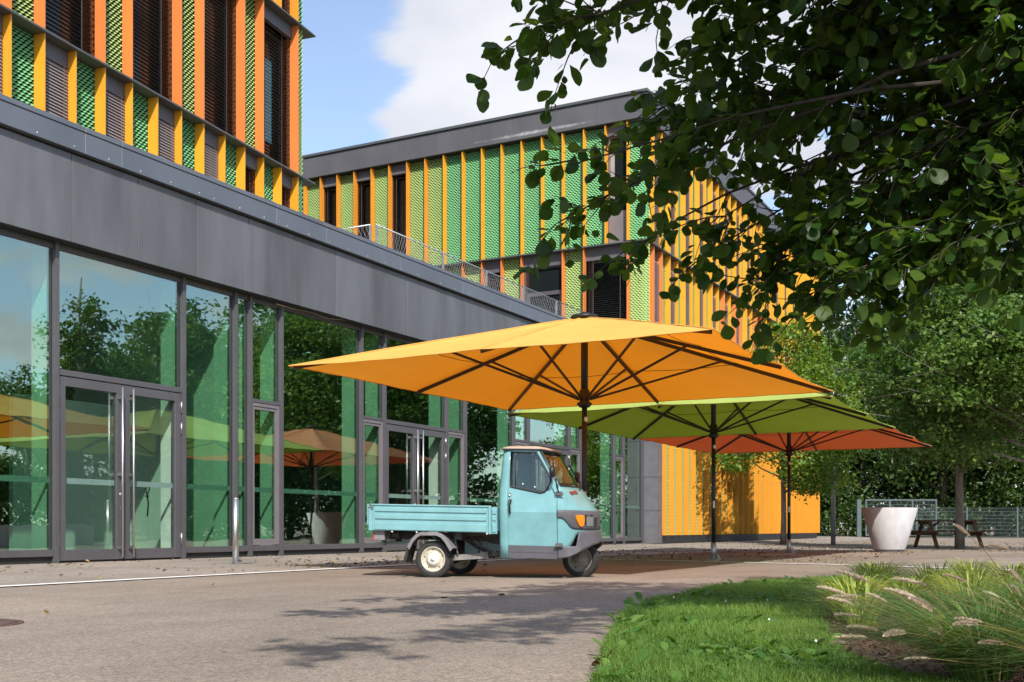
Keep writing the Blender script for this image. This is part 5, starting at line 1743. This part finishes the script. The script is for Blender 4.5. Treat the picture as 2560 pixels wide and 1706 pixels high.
# broad weeds in the lawn: dandelion, plantain and clover leaves
r = np.random.default_rng(8)
P = np.stack([r.uniform(-2.7, -.8, 9000), r.uniform(3.3, 11.0, 9000), np.full(9000, .036)], 1)
k_, d_ = cam_xy(P)
P = P[inside(P, edge_l) & ~inside(P, bed_pts) & (k_ > -.02)]
VV, FF, TT = [], [], []
off = 0
for p in P:
    for q in range(r.integers(2, 6)):
        V, F = LT[r.integers(4)]
        a = r.uniform(0, 6.28)
        el = r.uniform(.1, .85)
        d = np.array([math.cos(a) * math.cos(el), math.sin(a) * math.cos(el), math.sin(el)])
        s_ = np.array([-math.sin(a), math.cos(a), 0])
        n = np.cross(d, s_)
        ln = r.choice([.022, .03, .042, .07, .105], p=[.44, .32, .19, .04, .01]) * r.uniform(.7, 1.2)
        asp = .95 if ln < .05 else .5
        VV.append((V * np.array([ln, ln * asp, ln])) @ np.array([d, s_, n]) + p)
        FF.append(F + off); off += len(V)
        TT.append(np.full(len(V), r.uniform(0, 1)))
o = link(bpy.data.objects.new('lawn_weeds', fast_mesh('lawn_weeds', np.concatenate(VV), np.concatenate(FF), M['weed'], np.concatenate(TT), smooth=True)))
tag(o, 'broad leaved weeds and clover among the lawn grass', 'weeds', kind='stuff')
mb = MB()
for i in range(7):
    p = P[r.integers(len(P))]
    z = .05 + r.uniform(.02, .05)
    mb.lathe([(0, -.005), (.0045, -.003), (.006, .001), (.003, .006), (0, .007)], 7, (p[0], p[1], z))
tag(mb.build('clover_flowers', M['sticker']), 'small white clover flowers dotted over the lawn', 'flowers', kind='stuff')
# bark chips
r = np.random.default_rng(9)
P = np.stack([r.uniform(-1.9, 1.4, 16000), r.uniform(2.6, 8.0, 16000), np.full(16000, .05)], 1)
P = P[inside(P, bed_pts)]
mb = MB()
for p in P[:8000]:
    a = r.uniform(0, 6.28)
    l_, w_ = r.uniform(.008, .03), r.uniform(.005, .013)
    d = Vector((math.cos(a), math.sin(a), r.uniform(-.5, .5)))
    c = Vector(p) + Vector((0, 0, r.uniform(0, .02)))
    mb.beam(c - d * l_ / 2, c + d * l_ / 2, w_, .005)
tag(mb.build('bark_chips', M['mulch']), 'loose bark chips on the planting bed', 'mulch', kind='stuff')
# ornamental grasses
def fountain(n, ht, reach, wd, seed, droop=.55, wind=(0, 0), seg=6):
    r = np.random.default_rng(seed)
    a = r.uniform(0, 2 * math.pi, n)
    h = ht * r.uniform(.45, 1.1, n)
    rc = reach * r.uniform(.25, 1.15, n)
    base = np.stack([np.cos(a) * r.uniform(0, .09, n), np.sin(a) * r.uniform(0, .09, n), np.full(n, .03)], 1)
    dirv = np.stack([np.cos(a) + wind[0], np.sin(a) + wind[1], np.zeros(n)], 1)
    sd_ = np.stack([-np.sin(a), np.cos(a), np.zeros(n)], 1)
    V = np.empty((n, 2 * seg + 2, 3))
    for i in range(seg + 1):
        u = i / seg
        c = base + dirv * (rc * u ** 1.5)[:, None]
        c[:, 2] += h * (u * (1 + droop) - droop * u ** 2.4 * 1.35)
        ww = (wd * r.uniform(.9, 1.1) * (1 - u) ** .55 * .5 + .0003)
        V[:, 2 * i] = c - sd_ * ww
        V[:, 2 * i + 1] = c + sd_ * ww
    m_ = 2 * seg + 2
    b = (np.arange(n) * m_)[:, None]
    F = np.concatenate([b + np.array([[2 * i, 2 * i + 1, 2 * i + 3, 2 * i + 2]]) for i in range(seg)], 0)
    return V.reshape(-1, 3), F, np.repeat(r.uniform(0, 1, n), m_)
sedge_me = []
for s in range(3):
    V, F, T = fountain(340, .215 + .03 * s, .27, .0085, 60 + s)
    sedge_me.append(fast_mesh('blades', V, F, M['sedge'], T))
spots = [tuple(C2W(a, b, 0)[:2]) for a, b in ((1.86, 6.15), (2.12, 6.5), (2.35, 6.15), (2.6, 6.5), (2.85, 6.2), (3.1, 6.5), (3.35, 6.2), (2.05, 5.75), (2.35, 7.1), (2.8, 7.2), (3.3, 7.3), (3.7, 7.0), (2.55, 5.7), (2.7, 8.3), (3.4, 8.2), (4.0, 8.1), (1.74, 5.65), (2.25, 5.4))]
lab = ['leftmost yellow-green sedge clump, at the left corner of the planting bed', 'small sedge clump alone on the bark mulch beside the lawn']
nth = {0: lab[0], 2: 'second sedge clump from the left in the front row of the strip', 4: 'middle sedge clump in the front row behind the plumed grasses', 6: 'rightmost sedge clump in the front row behind the plumed grasses',
       }
for i, (x, y) in enumerate(spots):
    t = thing('sedge_clump', nth.get(i, 'yellow-green sedge clump partly hidden in the rear of the strip'), 'grass clump', (x, y, .03), i * 1.9, 'sedge clumps in the planting bed')
    inst(sedge_me[i % 3], 'blades', t, scale=(.95 + .25 * rr.random(),) * 3)
t = thing('sedge_clump', lab[1], 'grass clump', C2W(1.66, 5.25, .04), 1.0, 'sedge clumps in the planting bed')
V, F, T = fountain(70, .26, .26, .010, 66, .7)
inst(fast_mesh('blades', V, F, M['sedge'], T), 'blades', t)
def plume_mesh(seed):
    """bristly seed head along +x, about .13 long"""
    r = np.random.default_rng(seed)
    n = 520
    u = r.uniform(0, 1, n)
    a = r.uniform(0, 2 * math.pi, n)
    rad = .0030 + .0062 * np.sin(np.pi * np.clip(u * .9 + .08, 0, 1)) ** .7
    ln = .125
    c = np.stack([u * ln, np.zeros(n), -.018 * u * u], 1)
    o_ = np.stack([np.full(n, .9), np.cos(a), np.sin(a)], 1)
    o_ /= np.linalg.norm(o_, axis=1, keepdims=True)
    tip = c + o_ * (rad * r.uniform(.9, 1.9, n))[:, None]
    s_ = np.stack([np.zeros(n), -np.sin(a), np.cos(a)], 1) * .0016
    V = np.stack([c - s_, c + s_, tip + s_ * .4, tip - s_ * .4], 1).reshape(-1, 3)
    F = np.arange(4 * n).reshape(n, 4)
    return fast_mesh('plume', V, F, M['plume'], np.repeat(r.uniform(0, 1, n), 4))
plumes = [plume_mesh(s) for s in (1, 2, 3)]
WIND = C2W(-1, .15, 0).normalized()
def fountain_clump(x, y, n, ht, reach, npl, label, seed, straw=40):
    t = thing('fountain_grass', label, 'grass clump', (x, y, .04), 0, 'fountain grasses with seed plumes')
    V, F, T = fountain(n, ht, reach, .0052, seed, .62, (WIND.x * .55, WIND.y * .55), 7)
    inst(fast_mesh('blades', V, F, M['fountain'], T), 'blades', t)
    if straw:
        V, F, T = fountain(straw, ht * 1.15, reach * 1.3, .0032, seed + 5, .4, (WIND.x * .5, WIND.y * .5), 7)
        inst(fast_mesh('dry_stalks', V, F, M['straw'], T), 'dry_stalks', t)
    r_ = random.Random(seed)
    for i in range(int(npl * .55)):
        a = math.atan2(WIND.y, WIND.x) + r_.gauss(0, .55)
        rc, h = reach * r_.uniform(.35, 1.0), ht * r_.choice((.45, .6, .75, .9, 1.4)) * r_.uniform(.8, 1.1)
        d = Vector((math.cos(a), math.sin(a), 0))
        k_ = r_.uniform(1.0, 1.6)
        pts = [Vector((0, 0, .02)) + d * rc * u ** 1.5 + Vector((0, 0, h * (k_ * u + (1 - k_) * u ** 2.2))) for u in (0, .2, .4, .6, .8, 1)]
        st = MB().tube(pts, [.0022, .002, .0018, .0016, .0014, .0011], 4, cap=False).build('stalk', M['straw'], t)
        e = (pts[-1] - pts[-2]).normalized()
        pm_ = inst(plumes[i % 3], 'plume', st, pts[-1])
        pm_.rotation_euler = e.to_track_quat('X', 'Z').to_euler()
        k = r_.uniform(.55, .95)
        pm_.scale = (k, k * 1.1, k * 1.1)
for (a, b), args in (((1.44, 3.40), (760, .27, .42, 22, 'largest fountain grass clump with many pale plumes leaning left over the mulch', 81, 50)),
                     ((1.60, 3.02), (560, .26, .44, 9, 'fountain grass clump at the lower right corner, nearest the camera', 82, 90)),
                     ((1.80, 3.80), (680, .30, .42, 12, 'fountain grass clump behind the largest one, right of the bare mulch', 83, 50)),
                     ((2.00, 3.45), (460, .36, .44, 8, 'tall fountain grass clump at the right edge of the picture', 84, 70)),
                     ((2.15, 4.5), (620, .28, .40, 9, 'fountain grass clump between the front row of sedge and the plumes', 85, 20)),
                     ((1.82, 4.75), (620, .22, .38, 6, 'low fountain grass clump right of the single small sedge', 86, 20)),
                     ((2.55, 4.9), (420, .32, .40, 6, 'fountain grass clump far right before the sedge strip', 87, 40))):
    q = C2W(a, b, 0)
    fountain_clump(q.x, q.y, *args)

# ================================================================== fallen leaves
r = np.random.default_rng(12)
def litter(P, size, seed):
    r = np.random.default_rng(seed)
    VV, FF, TT = [], [], []
    off = 0
    for p in P:
        V, F = LT[r.integers(4)]
        V, F = V[3:21], F[2:10] - 3
        a = r.uniform(0, 6.28)
        el = r.normal() * .2
        d = np.array([math.cos(a) * math.cos(el), math.sin(a) * math.cos(el), math.sin(el)])
        s_ = np.array([-math.sin(a), math.cos(a), r.normal() * .2])
        n = np.cross(d, s_)
        ln = size * r.uniform(.5, 1.3)
        q = (V * np.array([ln, ln * .8, ln * 1.4])) @ np.array([d, s_, n]) + p
        q[:, 2] += .006 + max(0, .004 - q[:, 2].min())
        VV.append(q); FF.append(F[(F.min(1) >= 0) & (F.max(1) < 18)] + off); off += len(V)
        TT.append(np.full(len(V), r.uniform(0, 1) ** 1.8))
    return np.concatenate(VV), np.concatenate(FF), np.concatenate(TT)
P = [np.stack([r.uniform(-8.6, -3.2, 520), r.uniform(16.8, 27, 520), np.full(520, .006)], 1),
     np.stack([-8.75 - np.abs(r.normal(size=700)) * .9, r.uniform(11.5, 24, 700), np.full(700, .006)], 1),
     np.stack([-11.72 + np.abs(r.normal(size=160)) * .17, r.uniform(7, 29, 160), np.full(160, .006)], 1),
     np.stack([r.uniform(-11.5, -9, 120), r.uniform(8, 16, 120), np.full(120, .006)], 1),
     np.stack([r.uniform(-11, 2, 1300), r.uniform(26, 44, 1300), np.full(1300, .006)], 1),
     np.stack([r.uniform(-8, -2, 14), r.uniform(6, 16, 14), np.full(14, .004)], 1)]
P = np.concatenate(P)
P[:, 2] += np.array([slope_z(x) for x in P[:, 0]])
P[:, 2] -= .004
V, F, T = litter(P, .06, 4)
tag(link(bpy.data.objects.new('leaf_litter', fast_mesh('leaf_litter', V, F, M['litter'], T))), 'brown and yellow fallen leaves scattered over the paving under the parasols', 'leaves', kind='stuff')
# a few leaves one can single out
V, F, T = litter(np.array([[0, 0, 0.0]]), .045, 9)
yl_ = fast_mesh('fallen_leaf', V, F, pmat('yellow_leaf', (.50, .36, .05), .7), T)
o = link(bpy.data.objects.new('fallen_leaf', yl_))
o.location = (-5.55, 4.54, .004)
tag(o, 'single yellow leaf lying on the asphalt near the manhole cover', 'leaf')
V, F, T = litter(np.array([[0, 0, 0.0]]), .12, 14)
rl_ = fast_mesh('fallen_leaf', V, F, pmat('red_leaf', (.26, .07, .035), .7), T)
o = link(bpy.data.objects.new('fallen_leaf', rl_))
q = C2W((1520 - PX0) / FPX * 4.02, 4.02, .006)
o.location = q
tag(o, 'curled reddish brown leaf on the asphalt at the near tip of the lawn', 'leaf')

# ================================================================== small things at the hall
st = thing('door_strap', 'black strap knotted round the push bar of the left double door', 'strap', U(-14.06, 13.62, 1.32))
MB().tube([(0, 0, 0), (.012, -.02, -.12), (0, -.05, -.20), (.01, -.035, -.32), (0, -.045, -.5)], .011, 6).tube([(0, -.085, -.10), (.01, -.06, -.19), (.0, -.05, -.21)], .010, 6).lathe([(0, -.03), (.024, -.012), (.024, .012), (0, .03)], 10, (.004, -.05, -.21)).build('strap', M['black'], st)
eb = thing('hanging_light', 'small pale box hanging inside above the left double doors', 'light fitting', U(-15.6, 13.1, 3.02))
MB().box(-.05, .05, -.32, .32, 0, .12).build('housing', M['sticker'], eb)
MB().tube([(0, -.2, .12), (0, -.2, 1.53)], .004, 4).tube([(0, .2, .12), (0, .2, 1.53)], .004, 4).build('wire', M['steel'], eb)
wl = thing('low_wall', 'low curved white wall across the road seen only mirrored in the left pane', 'wall', (6.5, 20.5, 0))
mb = MB()
pts = [Vector((2.8 * math.cos(a), 5.5 * math.sin(a), 0)) for a in fr(R(100), R(250), 16)]
for a, b in zip(pts, pts[1:]):
    mb.beam(a + Vector((0, 0, .32)), b + Vector((0, 0, .32)), .28, .64)
mb.build('wall', M['concrete'], wl)
